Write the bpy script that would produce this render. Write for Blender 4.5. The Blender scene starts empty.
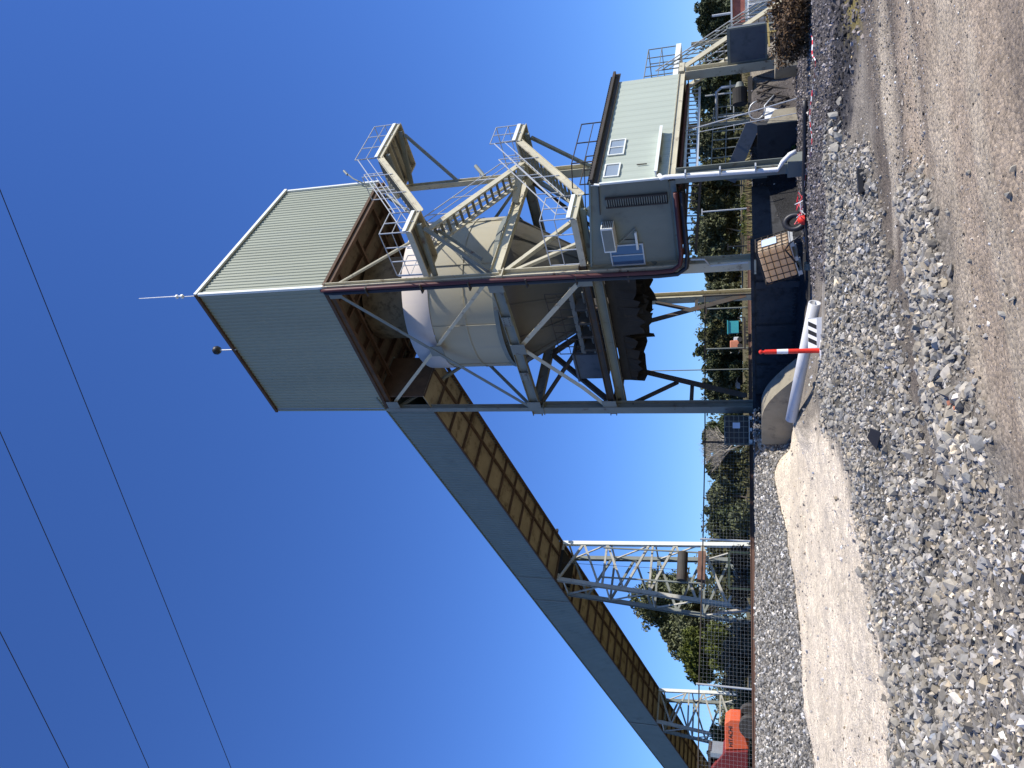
import bpy, math, random
import numpy as np
from mathutils import Vector, Matrix
random.seed(7); rng = np.random.default_rng(11)
R_ = math.radians
S = bpy.context.scene
COL = S.collection

# ------------------------------------------------------------------ camera, sky, sun, exposure
FPX, PITCH, ROLL = 762.0, R_(17.55), R_(-.857)
CAM = Vector((0, 0, 1.6))
cF = Vector((0, math.cos(PITCH), math.sin(PITCH)))
_U0 = Vector((0, -math.sin(PITCH), math.cos(PITCH))); _R0 = Vector((1, 0, 0))
cR = _R0*math.cos(ROLL) + _U0*math.sin(ROLL)
cU = -_R0*math.sin(ROLL) + _U0*math.cos(ROLL)
cam_d = bpy.data.cameras.new('camera'); cam = bpy.data.objects.new('camera', cam_d); COL.objects.link(cam)
# the photograph was taken with the phone turned: the picture's left is up in the world
X = -cU; Y = cR; Z = -cF
m = Matrix((X, -Y*-1, Z)).transposed() if False else Matrix(((X.x, cR.x, Z.x), (X.y, cR.y, Z.y), (X.z, cR.z, Z.z)))
M4 = m.to_4x4(); M4.translation = CAM
cam.matrix_world = M4
cam_d.sensor_fit = 'HORIZONTAL'; cam_d.sensor_width = 36.0; cam_d.lens = FPX/1024*36.0
cam_d.clip_start = .05; cam_d.clip_end = 9000
S.camera = cam

SUN_AZ, SUN_EL = R_(113), R_(45)        # azimuth measured clockwise from +Y
world = bpy.data.worlds.new('World'); S.world = world; world.use_nodes = True
wn = world.node_tree.nodes; wl = world.node_tree.links
sky = wn.new('ShaderNodeTexSky'); sky.sky_type = 'NISHITA'; sky.sun_disc = False
sky.sun_elevation = SUN_EL; sky.sun_rotation = SUN_AZ
sky.air_density = 1.0; sky.dust_density = .0; sky.ozone_density = 1.0; sky.altitude = 0
bg = wn['Background']; bg.inputs['Strength'].default_value = .10
tint = wn.new('ShaderNodeMix'); tint.data_type = 'RGBA'; tint.blend_type = 'MULTIPLY'; tint.inputs[0].default_value = 1; tint.inputs[7].default_value = (.43, .72, 1.36, 1)
wl.new(sky.outputs[0], tint.inputs[6]); wl.new(tint.outputs[2], bg.inputs['Color'])
sl = bpy.data.lights.new('sun', 'SUN'); sun = bpy.data.objects.new('sun', sl); COL.objects.link(sun)
sl.energy = 5.0; sl.angle = R_(.53); sl.color = (1, .945, .86)
sd = Vector((math.sin(SUN_AZ)*math.cos(SUN_EL), math.cos(SUN_AZ)*math.cos(SUN_EL), math.sin(SUN_EL)))
sun.rotation_euler = (-sd).to_track_quat('-Z', 'Y').to_euler()
S.view_settings.view_transform = 'Standard'; S.view_settings.look = 'None'
S.view_settings.exposure = 0.35; S.view_settings.gamma = 1.0
S.render.resolution_x = 1024; S.render.resolution_y = 768
S.render.engine = 'CYCLES'
S.cycles.max_bounces = 5; S.cycles.diffuse_bounces = 3; S.cycles.glossy_bounces = 2; S.cycles.transparent_max_bounces = 6

# ------------------------------------------------------------------ frames of reference
YAW = R_(42.37)
A_ = Vector((-math.sin(YAW), math.cos(YAW), 0)); B_ = Vector((math.cos(YAW), math.sin(YAW), 0))
O_ = Vector((4.29, 28.9, 0))
def T(a, b, z): return Vector((b, a, z))              # plant frame: local X = B, local Y = A
def Wd(a, b, z=0): return O_ + A_*a + B_*b + Vector((0, 0, z))
def at(x, y, D):                                      # world point seen at photo pixel (x,y), at depth Y=D
    d = cF + cR*((768-y)-384)/FPX + cU*(512-x)/FPX
    return CAM + d*(D/d.y)
GZ = 1.5                                              # level of the rail formation behind the crest

# ------------------------------------------------------------------ materials
def mat(name, col, rough=.7, metal=0., var=.12, scale=1.2, bump=0., bscale=30, dirt=None, damt=0., dscale=2.5, spec=.4, streak=False, island=0.):
    M = bpy.data.materials.new(name); M.use_nodes = True
    n = M.node_tree.nodes; l = M.node_tree.links; p = n['Principled BSDF']
    p.inputs['Roughness'].default_value = rough; p.inputs['Metallic'].default_value = metal
    p.inputs['Specular IOR Level'].default_value = spec
    tc = n.new('ShaderNodeTexCoord')
    mp = n.new('ShaderNodeMapping'); l.new(tc.outputs['Object'], mp.inputs['Vector'])
    if streak: mp.inputs['Scale'].default_value = (1, 1, .12)
    nz = n.new('ShaderNodeTexNoise'); nz.inputs['Scale'].default_value = scale; nz.inputs['Detail'].default_value = 6; nz.inputs['Roughness'].default_value = .6
    l.new(mp.outputs[0], nz.inputs['Vector'])
    mr = n.new('ShaderNodeMapRange'); mr.inputs[1].default_value = .3; mr.inputs[2].default_value = .7
    mr.inputs[3].default_value = 1-var; mr.inputs[4].default_value = 1+var; l.new(nz.outputs['Fac'], mr.inputs[0])
    hs = n.new('ShaderNodeHueSaturation'); hs.inputs['Color'].default_value = (*col, 1); l.new(mr.outputs[0], hs.inputs['Value'])
    out = hs.outputs[0]
    if island:
        g = n.new('ShaderNodeNewGeometry'); m2 = n.new('ShaderNodeMapRange'); m2.inputs[3].default_value = 1-island; m2.inputs[4].default_value = 1+island
        l.new(g.outputs['Random Per Island'], m2.inputs[0])
        h2 = n.new('ShaderNodeHueSaturation'); l.new(out, h2.inputs['Color']); l.new(m2.outputs[0], h2.inputs['Value'])
        m3 = n.new('ShaderNodeMapRange'); m3.inputs[3].default_value = .8; m3.inputs[4].default_value = 1.15
        mm = n.new('ShaderNodeMath'); mm.operation = 'FRACT'; m7 = n.new('ShaderNodeMath'); m7.operation = 'MULTIPLY'; m7.inputs[1].default_value = 17.3
        l.new(g.outputs['Random Per Island'], m7.inputs[0]); l.new(m7.outputs[0], mm.inputs[0]); l.new(mm.outputs[0], m3.inputs[0]); l.new(m3.outputs[0], h2.inputs['Saturation'])
        out = h2.outputs[0]
    if dirt:
        n2 = n.new('ShaderNodeTexNoise'); n2.inputs['Scale'].default_value = dscale; n2.inputs['Detail'].default_value = 9; n2.inputs['Roughness'].default_value = .68
        l.new(mp.outputs[0], n2.inputs['Vector'])
        r2 = n.new('ShaderNodeMapRange'); r2.inputs[1].default_value = .62-damt*.5; r2.inputs[2].default_value = .74-damt*.4; l.new(n2.outputs['Fac'], r2.inputs[0])
        r2.inputs[4].default_value = .85
        mx = n.new('ShaderNodeMix'); mx.data_type = 'RGBA'; l.new(r2.outputs[0], mx.inputs[0]); l.new(out, mx.inputs[6]); mx.inputs[7].default_value = (*dirt, 1)
        out = mx.outputs[2]
    l.new(out, p.inputs['Base Color'])
    if bump:
        n3 = n.new('ShaderNodeTexNoise'); n3.inputs['Scale'].default_value = bscale; n3.inputs['Detail'].default_value = 5; l.new(tc.outputs['Object'], n3.inputs['Vector'])
        b = n.new('ShaderNodeBump'); b.inputs['Strength'].default_value = bump; b.inputs['Distance'].default_value = .02; l.new(n3.outputs['Fac'], b.inputs['Height']); l.new(b.outputs[0], p.inputs['Normal'])
    return M
RUST = (.10, .045, .022)
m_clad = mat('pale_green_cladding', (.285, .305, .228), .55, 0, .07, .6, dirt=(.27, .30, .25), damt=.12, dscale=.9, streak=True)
m_gclad = mat('gallery_cladding_shaded', (.17, .21, .19), .6, 0, .08, .6, dirt=(.12, .15, .14), damt=.12, dscale=.7)  # same cladding, base darkened to carry the shade on the gallery side
m_panel_shade = mat('shaded_wall_panel', (.17, .185, .15), .6, 0, .08, .8, dirt=(.12, .13, .11), damt=.12, dscale=1.2)  # cabin side panels, base darkened to hold the shade on that wall
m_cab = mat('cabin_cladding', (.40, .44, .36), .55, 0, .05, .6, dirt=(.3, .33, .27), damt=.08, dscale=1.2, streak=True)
m_trim = mat('pale_trim', (.72, .74, .68), .5, 0, .05)
m_steel = mat('cream_painted_steel', (.50, .46, .33), .6, 0, .10, 1.5, dirt=RUST, damt=.10, dscale=3.2)
m_gsteel = mat('shade_grey_green_steel', (.20, .215, .185), .6, 0, .10, 1.4, dirt=RUST, damt=.07, dscale=2.4)  # cream steel toned down for shaded members; also plain grey fittings
m_dsteel = mat('coal_stained_steel', (.055, .048, .04), .8, 0, .25, 1.5, dirt=RUST, damt=.15)
m_brown = mat('rusted_brown_steel', (.10, .06, .035), .85, 0, .25, 2.0)
m_silo = mat('beige_silo_shell', (.385, .35, .245), .65, 0, .06, .6, dirt=(.33, .31, .24), damt=.10, dscale=1.1, streak=True)
m_band = mat('off_white_band', (.54, .48, .42), .65, 0, .06, .8, dirt=(.5, .44, .42), damt=.1, streak=True)
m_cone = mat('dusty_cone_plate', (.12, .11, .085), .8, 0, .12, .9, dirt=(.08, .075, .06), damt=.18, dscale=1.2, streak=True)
m_brown2 = mat('dark_tan_soffit', (.13, .10, .06), .85, 0, .2, 1.2, dirt=(.05, .035, .02), damt=.25)
m_duct = mat('dark_blue_grey_shell', (.035, .038, .042), .7, 0, .1)
m_soffit = mat('tan_soffit_sheet', (.37, .315, .20), .8, 0, .15, .8, dirt=(.12, .085, .045), damt=.22, dscale=1.3)
m_galv = mat('galvanised_steel', (.50, .51, .50), .45, .35, .08, 4)
m_grate = mat('floor_grating', (.17, .17, .15), .8, 0, .15, 5)
m_dark = mat('black_gap', (.015, .015, .015), .9, 0, .1)
m_rubber = mat('torn_black_rubber', (.022, .02, .017), .85, 0, .3, 2, dirt=(.045, .035, .025), damt=.12)
m_coal = mat('coal_dust_steel', (.028, .026, .023), .85, 0, .25, 1.5, dirt=(.06, .04, .03), damt=.08)
m_redpipe = mat('red_oxide_pipe', (.085, .022, .02), .55, 0, .15, 2, dirt=(.05, .02, .02), damt=.2)
m_white = mat('white_paint', (.78, .78, .75), .5, 0, .04)
m_glass = mat('tinted_window_glass', (.05, .09, .16), .08, 0, .05, spec=.8)
m_lglass = mat('dusty_window_glass', (.25, .29, .31), .15, 0, .1, spec=.8)
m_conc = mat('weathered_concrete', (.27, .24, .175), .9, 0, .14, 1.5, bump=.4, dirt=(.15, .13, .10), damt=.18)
m_dconc = mat('shade_dark_concrete', (.045, .046, .048), .9, 0, .25, 1.1, bump=.4, dirt=(.02, .02, .02), damt=.25)  # near-black base holds the walls' deep shade along with coal dust
m_pvc = mat('white_plastic_pipe', (.60, .60, .59), .4, 0, .05, 3, dirt=(.5, .46, .4), damt=.10, dscale=5)
m_poly = mat('black_poly_pipe', (.02, .02, .022), .45)
m_orange = mat('signal_red_plastic', (.75, .035, .015), .45, 0, .05)
m_reflect = mat('white_reflective_band', (.82, .82, .82), .35)
m_black = mat('black_paint', (.015, .015, .015), .5)
m_ibc = mat('cloudy_plastic_tank', (.80, .66, .48), .5, 0, .05, 3)
_n = m_ibc.node_tree.nodes; _l = m_ibc.node_tree.links; _t = _n.new('ShaderNodeBsdfTranslucent'); _t.inputs[0].default_value = (.92, .72, .48, 1); _x = _n.new('ShaderNodeMixShader'); _x.inputs[0].default_value = .55
_l.new(_n['Principled BSDF'].outputs[0], _x.inputs[1]); _l.new(_t.outputs[0], _x.inputs[2]); _l.new(_x.outputs[0], _n['Material Output'].inputs[0])
m_label = mat('pale_blue_label', (.5, .62, .78), .5)
m_blue = mat('dark_blue_grey_sheet', (.10, .115, .135), .6, 0, .1, 1.5, dirt=(.06, .07, .08), damt=.2)
m_rail = mat('rusty_rail_steel', (.12, .065, .045), .7, .2, .15, 3)
m_sleeper = mat('concrete_sleeper', (.30, .27, .23), .9, 0, .15)
m_wire = mat('cable_black', (.02, .02, .025), .6)
m_bark = mat('grey_bark', (.16, .13, .10), .9, 0, .25, 3)
m_bleach = mat('pale_bark', (.38, .34, .28), .9, 0, .2, 3)
def leaf(name, c, isl=.55):
    return mat(name, c, .7, 0, .35, .35, island=isl, spec=.15)
m_gum = leaf('gum_leaves', (.11, .12, .06)); m_pine = leaf('dark_dense_leaves', (.065, .078, .035))
m_hedge = leaf('yellow_green_leaves', (.085, .10, .022)); m_scrub = leaf('grey_scrub_twigs', (.12, .105, .07)); m_olive = leaf('olive_leaves', (.085, .085, .035))
m_brush = leaf('dry_brown_brush', (.12, .075, .04), .7); m_grass = leaf('dry_grass_blades', (.15, .13, .06), .5); m_weed = leaf('green_weeds', (.06, .10, .03))
m_red = mat('faded_orange_paint', (.72, .13, .045), .55, 0, .06); m_maroon = mat('dark_red_paint', (.16, .02, .02), .6, 0, .1)
m_tyre = mat('dusty_tyre', (.05, .045, .04), .9, 0, .2, 5); m_teal = mat('teal_paint', (.06, .42, .45), .6); m_brick = mat('red_brick', (.34, .12, .09), .85, 0, .2, 3)
m_tape_r = mat('red_tape', (.7, .04, .06), .5); m_ochre = mat('yellow_frame_paint', (.55, .40, .13), .6)

# ------------------------------------------------------------------ mesh helpers
OFF = {}
class MB:
    def __init__(s): s.v = []; s.f = []
    def add(s, vs, fs):
        k = len(s.v); s.v += [Vector(v) for v in vs]; s.f += [tuple(i+k for i in f) for f in fs]; return s
    def box(s, p, q):
        x0, y0, z0 = [min(p[i], q[i]) for i in range(3)]; x1, y1, z1 = [max(p[i], q[i]) for i in range(3)]
        return s.add([(x0,y0,z0),(x1,y0,z0),(x1,y1,z0),(x0,y1,z0),(x0,y0,z1),(x1,y0,z1),(x1,y1,z1),(x0,y1,z1)],
              [(0,3,2,1),(4,5,6,7),(0,1,5,4),(1,2,6,5),(2,3,7,6),(3,0,4,7)])
    def frame(s, p, q, up):
        d = (q-p).normalized(); u = up - d*up.dot(d)
        if u.length < 1e-4: u = Vector((1, 0, 0)) - d*d.x
        u.normalize(); return d, u, d.cross(u)
    def bar(s, p, q, w, h=None, up=Vector((0, 0, 1))):     # rectangular bar, w across, h along up
        p = Vector(p); q = Vector(q); h = h or w; d, u, r = s.frame(p, q, up); vs = []
        for c in (p, q):
            for i, j in ((-1,-1),(1,-1),(1,1),(-1,1)): vs.append(c + r*(i*w/2) + u*(j*h/2))
        return s.add(vs, [(0,1,2,3),(7,6,5,4),(0,4,5,1),(1,5,6,2),(2,6,7,3),(3,7,4,0)])
    def prof(s, p, q, pts, up):                            # extrude a closed 2-D profile (r,u)
        p = Vector(p); q = Vector(q); d, u, r = s.frame(p, q, up); n = len(pts); vs = []
        for c in (p, q): vs += [c + r*x + u*y for x, y in pts]
        return s.add(vs, [tuple(range(n)), tuple(range(2*n-1, n-1, -1))] + [(i, i+n, (i+1) % n+n, (i+1) % n) for i in range(n)])
    def ibeam(s, p, q, w, h, up, t=.03):                   # flanges at +-h/2 along up
        a, b, k = w/2, h/2, t/2
        return s.prof(p, q, [(-a,-b),(a,-b),(a,-b+t),(k,-b+t),(k,b-t),(a,b-t),(a,b),(-a,b),(-a,b-t),(-k,b-t),(-k,-b+t),(-a,-b+t)], up)
    def tube(s, p, q, r, n=8, r2=None):
        p = Vector(p); q = Vector(q); r2 = r if r2 is None else r2; d, u, w = s.frame(p, q, Vector((0, 0, 1)) if abs((q-p).normalized().z) < .95 else Vector((1, 0, 0)))
        vs = []
        for c, rr in ((p, r), (q, r2)):
            for i in range(n): t = 2*math.pi*i/n; vs.append(c + u*math.cos(t)*rr + w*math.sin(t)*rr)
        return s.add(vs, [(i, (i+1) % n, (i+1) % n+n, i+n) for i in range(n)] + [tuple(range(n-1, -1, -1)), tuple(range(n, 2*n))])
    def path(s, pts, r, n=8):
        pts = [Vector(p) for p in pts]; k0 = len(s.v); rings = []
        u = None
        for i, c in enumerate(pts):
            d = (pts[min(i+1, len(pts)-1)] - pts[max(i-1, 0)]).normalized()
            if u is None: u = Vector((0, 0, 1)) if abs(d.z) < .9 else Vector((1, 0, 0))
            u = (u - d*u.dot(d)).normalized(); w = d.cross(u)
            rings.append([c + u*math.cos(2*math.pi*j/n)*r + w*math.sin(2*math.pi*j/n)*r for j in range(n)])
        vs = [v for g in rings for v in g]; fs = []
        for i in range(len(pts)-1):
            for j in range(n): fs.append((i*n+j, i*n+(j+1) % n, (i+1)*n+(j+1) % n, (i+1)*n+j))
        fs += [tuple(range(n-1, -1, -1)), tuple(range((len(pts)-1)*n, len(pts)*n))]
        return s.add(vs, fs)
    def lathe(s, c, prof, n=48, cap=False):                # prof list of (radius,z)
        c = Vector(c); vs = []; fs = []
        for r, z in prof:
            for i in range(n): t = 2*math.pi*i/n; vs.append(c + Vector((math.cos(t)*r, math.sin(t)*r, z)))
        for k in range(len(prof)-1):
            for i in range(n): fs.append((k*n+i, k*n+(i+1) % n, (k+1)*n+(i+1) % n, (k+1)*n+i))
        if cap: fs += [tuple(range(n-1, -1, -1)), tuple(range((len(prof)-1)*n, len(prof)*n))]
        return s.add(vs, fs)
    def corr(s, o, u, L, nrm, z0, z1, pitch=.2, dep=.03):  # ribbed sheet along u; z0,z1 = functions (or numbers) of distance along u
        o = Vector(o); u = Vector(u).normalized(); nrm = Vector(nrm).normalized()
        f0 = z0 if callable(z0) else (lambda t: z0); f1 = z1 if callable(z1) else (lambda t: z1)
        ts = []; t = 0.
        while t < L:
            for dt, dd in ((0, 0), (.38*pitch, 0), (.52*pitch, 1), (.86*pitch, 1)):
                if t+dt < L: ts.append((t+dt, dd*dep))
            t += pitch
        ts.append((L, 0)); vs = []
        for t, d in ts:
            b = o + u*t + nrm*d; vs += [b + Vector((0, 0, f0(t))), b + Vector((0, 0, f1(t)))]
        return s.add(vs, [(2*i, 2*i+2, 2*i+3, 2*i+1) for i in range(len(ts)-1)])
    def build(s, name, m, parent=None, smooth=False, bevel=0):
        off = OFF.get(parent.name, Vector((0, 0, 0))) if parent else Vector((0, 0, 0))
        me = bpy.data.meshes.new(name); me.from_pydata([v-off for v in s.v], [], s.f); me.materials.append(m)
        if smooth: me.polygons.foreach_set('use_smooth', [True]*len(me.polygons))
        me.update(); o = bpy.data.objects.new(name, me); COL.objects.link(o)
        if bevel:
            md = o.modifiers.new('bevel', 'BEVEL'); md.width = bevel; md.segments = 2; md.limit_method = 'ANGLE'
        if parent: o.parent = parent; OFF[o.name] = off
        return o
def props(o, label=None, cat=None, group=None, kind=None):
    for k, v in (('label', label), ('category', cat), ('group', group), ('kind', kind)):
        if v: o[k] = v
    return o
def thing(name, label, cat, base=(0, 0, 0), plant=False, group=None, rotz=None):
    """Empty at the thing's base. plant=True: base and parts are given in the plant frame T(a,b,z)."""
    o = bpy.data.objects.new(name, None); COL.objects.link(o); o.empty_display_size = .3
    if plant:
        b = T(*base); o.location = Wd(*base); o.rotation_euler = (0, 0, YAW); OFF[o.name] = b
    else:
        o.location = base; o.rotation_euler = (0, 0, rotz or 0); OFF[o.name] = Vector(base) if rotz is None else Vector((0, 0, 0))   # with rotz the parts are given around the base
    return props(o, label, cat, group)
def solo(o, label, cat, group=None, plant_base=None):
    return props(o, label, cat, group)
def copy_thing(o, loc, rotz, label, scale=None):
    c = o.copy(); COL.objects.link(c); c.location = loc; c.rotation_euler = (0, 0, rotz); c['label'] = label
    if scale: c.scale = scale
    for ch in o.children:
        d = ch.copy(); COL.objects.link(d); d.parent = c
    return c
UA, UB, UZ = Vector((0, 1, 0)), Vector((1, 0, 0)), Vector((0, 0, 1))     # plant axes in local coordinates

# ------------------------------------------------------------------ value noise (numpy)
def vnoise(x, y, s, seed):
    g = np.random.default_rng(seed).random((256, 256)); X = x*s + 1000.37; Y = y*s + 1000.71
    i = np.floor(X).astype(int); j = np.floor(Y).astype(int); fx = X-i; fy = Y-j
    fx = fx*fx*(3-2*fx); fy = fy*fy*(3-2*fy)
    a = g[i % 256, j % 256]; b = g[(i+1) % 256, j % 256]; c = g[i % 256, (j+1) % 256]; d = g[(i+1) % 256, (j+1) % 256]
    return (a*(1-fx)+b*fx)*(1-fy) + (c*(1-fx)+d*fx)*fy - .5
def sstep(e0, e1, x):
    t = np.clip((x-e0)/(e1-e0), 0, 1); return t*t*(3-2*t)
def inpoly(x, y, P):
    r = np.zeros(x.shape, bool); n = len(P)
    for i in range(n):
        x0, y0 = P[i]; x1, y1 = P[(i+1) % n]
        c = ((y0 > y) != (y1 > y)) & (x < (x1-x0)*(y-y0)/((y1-y0) or 1e-9) + x0); r ^= c
    return r
def pdist(x, y, P, closed=True):
    d = np.full(x.shape, 1e9)
    for i in range(len(P) if closed else len(P)-1):
        x0, y0 = P[i]; x1, y1 = P[(i+1) % len(P)]; dx, dy = x1-x0, y1-y0
        t = np.clip(((x-x0)*dx+(y-y0)*dy)/(dx*dx+dy*dy+1e-12), 0, 1); d = np.minimum(d, np.hypot(x-x0-t*dx, y-y0-t*dy))
    return d
def zone(x, y, P, soft=.3, w=.35, sc=1.6, seed=3):          # soft, ragged membership of a world-space polygon
    d = pdist(x, y, P); s = np.where(inpoly(x, y, P), d, -d) + w*2*vnoise(x, y, sc, seed) + w*vnoise(x, y, sc*4, seed+1)
    return sstep(-soft, soft, s)
Z_SAND = [(-.9, 27), (-1.05, 22), (-1.25, 18.1), (-1.6, 14.5), (-1.9, 13), (-2.62, 12), (-3.43, 11), (-3.8, 9.9), (-4.5, 9.3), (-7, 7.8), (-13, 12), (-16, 17), (-14, 20.4), (-10.4, 22.3), (-8.6, 26), (-7.2, 29.6), (-4.5, 32.5), (-2.2, 31.5)]
Z_ROCKA = [(5.31, 17.53), (3.2, 17.2), (1.42, 18), (-.3, 20.5), (-.95, 18), (-1.3, 14.8), (-1.9, 13), (-3.43, 11), (-4.47, 9.68), (-8, 7.2), (-4, 6.0), (-1.79, 6.93), (-1.03, 7.2), (-.24, 9.35), (.55, 9.58), (1.67, 10.9), (3.06, 11.5), (4.2, 15)]
Z_ROCKB = [(2.04, 9.17), (1.79, 7.75), (.72, 7.1), (-.02, 6.55), (-.43, 5.96), (-.94, 6.6), (-.65, 7.72), (.27, 8.28), (1.25, 8.95)]
Z_PALE = [(-.02, 6.75), (-.5, 5.96), (-1.2, 5.0), (-2, 3.5), (-8, 3.5), (-9, 7.5), (-4, 7.4), (-1.6, 7.6)]
Z_DARK = [(16, 27), (14.25, 30.49), (9.8, 31.0), (5, 28), (3, 24), (2.4, 19), (3.5, 17.6), (5.1, 17.2), (4.2, 13.6), (5.54, 12.2), (10, 13.5), (18, 17)]
Z_BLACK = [(6.86, 14.97), (5.9, 13.2), (4.3, 13.4), (4.2, 15.5), (4.6, 17), (5.71, 17.47)]
Z_OLIVE = [(7, 14.6), (5.9, 12.7), (5.3, 12.7), (5.7, 13.8), (6.5, 15)]
Z_ROAD = [(12, 13.2), (5.5, 12.0), (4.05, 11.2), (3.0, 10.6), (2.0, 9.3), (1.75, 7.75), (1.31, 7.1), (.71, 6.9), (-.02, 6.5), (-.5, 5.9), (-1.02, 5.3), (-2, 3.0), (-3, -30), (40, -30), (40, 20)]
Z_STRIP = [(14, 14.5), (5.5, 12.2), (3.06, 11.4), (1.67, 11.1), (.55, 9.7), (-.24, 9.4), (-.65, 7.6), (.3, 8.2), (1.25, 8.9), (2.1, 9.0), (3.0, 9.4), (5, 9.3), (14, 9.0)]
# foot-of-bank line and crest line of the railway embankment (world)
def W2(a, b): p = Wd(a, b); return (p.x, p.y)
CREST = [W2(9.6, -40), W2(9.4, -16), W2(8.9, -6.5), W2(6.5, -3.0), W2(6.6, -2.2), W2(7.0, .05), W2(-.9, .05), W2(-1.0, 3.1), W2(-2.6, 3.3), W2(-3.2, 5.5), W2(-3.4, 9), (14.5, 37), (21, 46), (40, 62), (70, 80)]
def height(x, y):
    P = CREST; d = pdist(x, y, P, False)
    big = P + [(400, 400), (-400, 400), (-400, -40)]
    s = np.where(inpoly(x, y, big), d, -d)
    ab = ((x-O_.x)*A_.x+(y-O_.y)*A_.y); bb = ((x-O_.x)*B_.x+(y-O_.y)*B_.y)
    wid = 3.0 - 2.7*sstep(9.6, 8.6, ab)*sstep(-6, -4.5, ab)*sstep(-5.5, -3.2, bb)          # steep where the wall holds it
    wid = np.maximum(wid, .28)
    t = np.clip((s+wid)/wid, 0, 1)
    h = t*GZ
    front = 1-t
    h += front*(.45*np.exp(-(((x+5.2)/3.4)**2+((y-28.6)/3.4)**2)) + .22*np.exp(-(((x+8)/4.5)**2+((y-21)/6)**2)))
    h += front*.50*np.exp(-(((x+1.1)/.9)**2+((y-21.5)/1.0)**2))          # spill heap the plastic pipe rests on
    h += front*-.25*np.exp(-(((x-3.2)/2.6)**2+((y-26.2)/2.2)**2))      # hollow in front of the wall
    r = np.hypot(x, y)
    nf = sstep(2, 6, r)
    h += front*(.10*vnoise(x, y, .35, 21) + .05*vnoise(x, y, 1.1, 22))*nf
    rk = zone(x, y, Z_ROCKA, .5, .2)*front
    h += rk*(.07 + .10*vnoise(x, y, 1.5, 23) + .05*vnoise(x, y, 5, 24))
    rb = zone(x, y, Z_ROCKB, .25, .1)
    h += rb*(.10 + .07*vnoise(x, y, 3, 25))
    sa = zone(x, y, Z_SAND, .4, .2)*front
    h += sa*(.06+.10*vnoise(x, y, .9, 26)+.05*vnoise(x, y, 4, 27)+.03*vnoise(x, y, 11, 28))
    rd = zone(x, y, Z_ROAD, .3, .1)
    # shallow wheel tracks running along the road
    q = (y*.93 - x*.36)
    h += rd*(.012*np.sin(q*5.2+.8*vnoise(x, y, .5, 30)) + .012*vnoise(x*.35+y*.1, q*3, 1., 31)) + .006*vnoise(x, y, 9, 32)*front
    far = sstep(52, 85, y)
    h += far*1.1 + (1-front)*.05*vnoise(x, y, .8, 33)
    # slope up to the rails on the left: a little higher ballast shoulder
    h += .10*np.exp(-((s-.6)/.7)**2)*sstep(9.0, 10.0, ab)*sstep(-5.5, -8, bb)
    return h
def C3(h): return np.array(h)
ROWS = np.concatenate([np.linspace(-80, 2.6, 24), 2.9*np.exp(np.linspace(0, math.log(40/2.9), 620)), 40*np.exp(np.linspace(.02, math.log(3500/40), 90))])
TT = np.sign(np.linspace(-1, 1, 760))*np.abs(np.linspace(-1, 1, 760))**1.25*1.5
gy, gt = np.meshgrid(ROWS, TT, indexing='ij')
gx = gt*np.where(gy > 2.6, 3.0+gy*.95, 5.5+np.abs(gy-2.6)*1.0)
gh = height(gx.ravel(), gy.ravel()).reshape(gx.shape)
nr, nc = gx.shape
me = bpy.data.meshes.new('ground'); nv = nr*nc
me.vertices.add(nv); me.vertices.foreach_set('co', np.stack([gx, gy, gh], -1).ravel())
ii = (np.arange(nr-1)[:, None]*nc + np.arange(nc-1)[None, :]).ravel()
fc = np.stack([ii, ii+1, ii+nc+1, ii+nc], -1)
me.loops.add(fc.size); me.loops.foreach_set('vertex_index', fc.ravel())
me.polygons.add(len(fc)); me.polygons.foreach_set('loop_start', np.arange(len(fc))*4); me.polygons.foreach_set('loop_total', np.full(len(fc), 4))
me.polygons.foreach_set('use_smooth', np.ones(len(fc), bool)); me.update(); me.validate()
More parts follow.
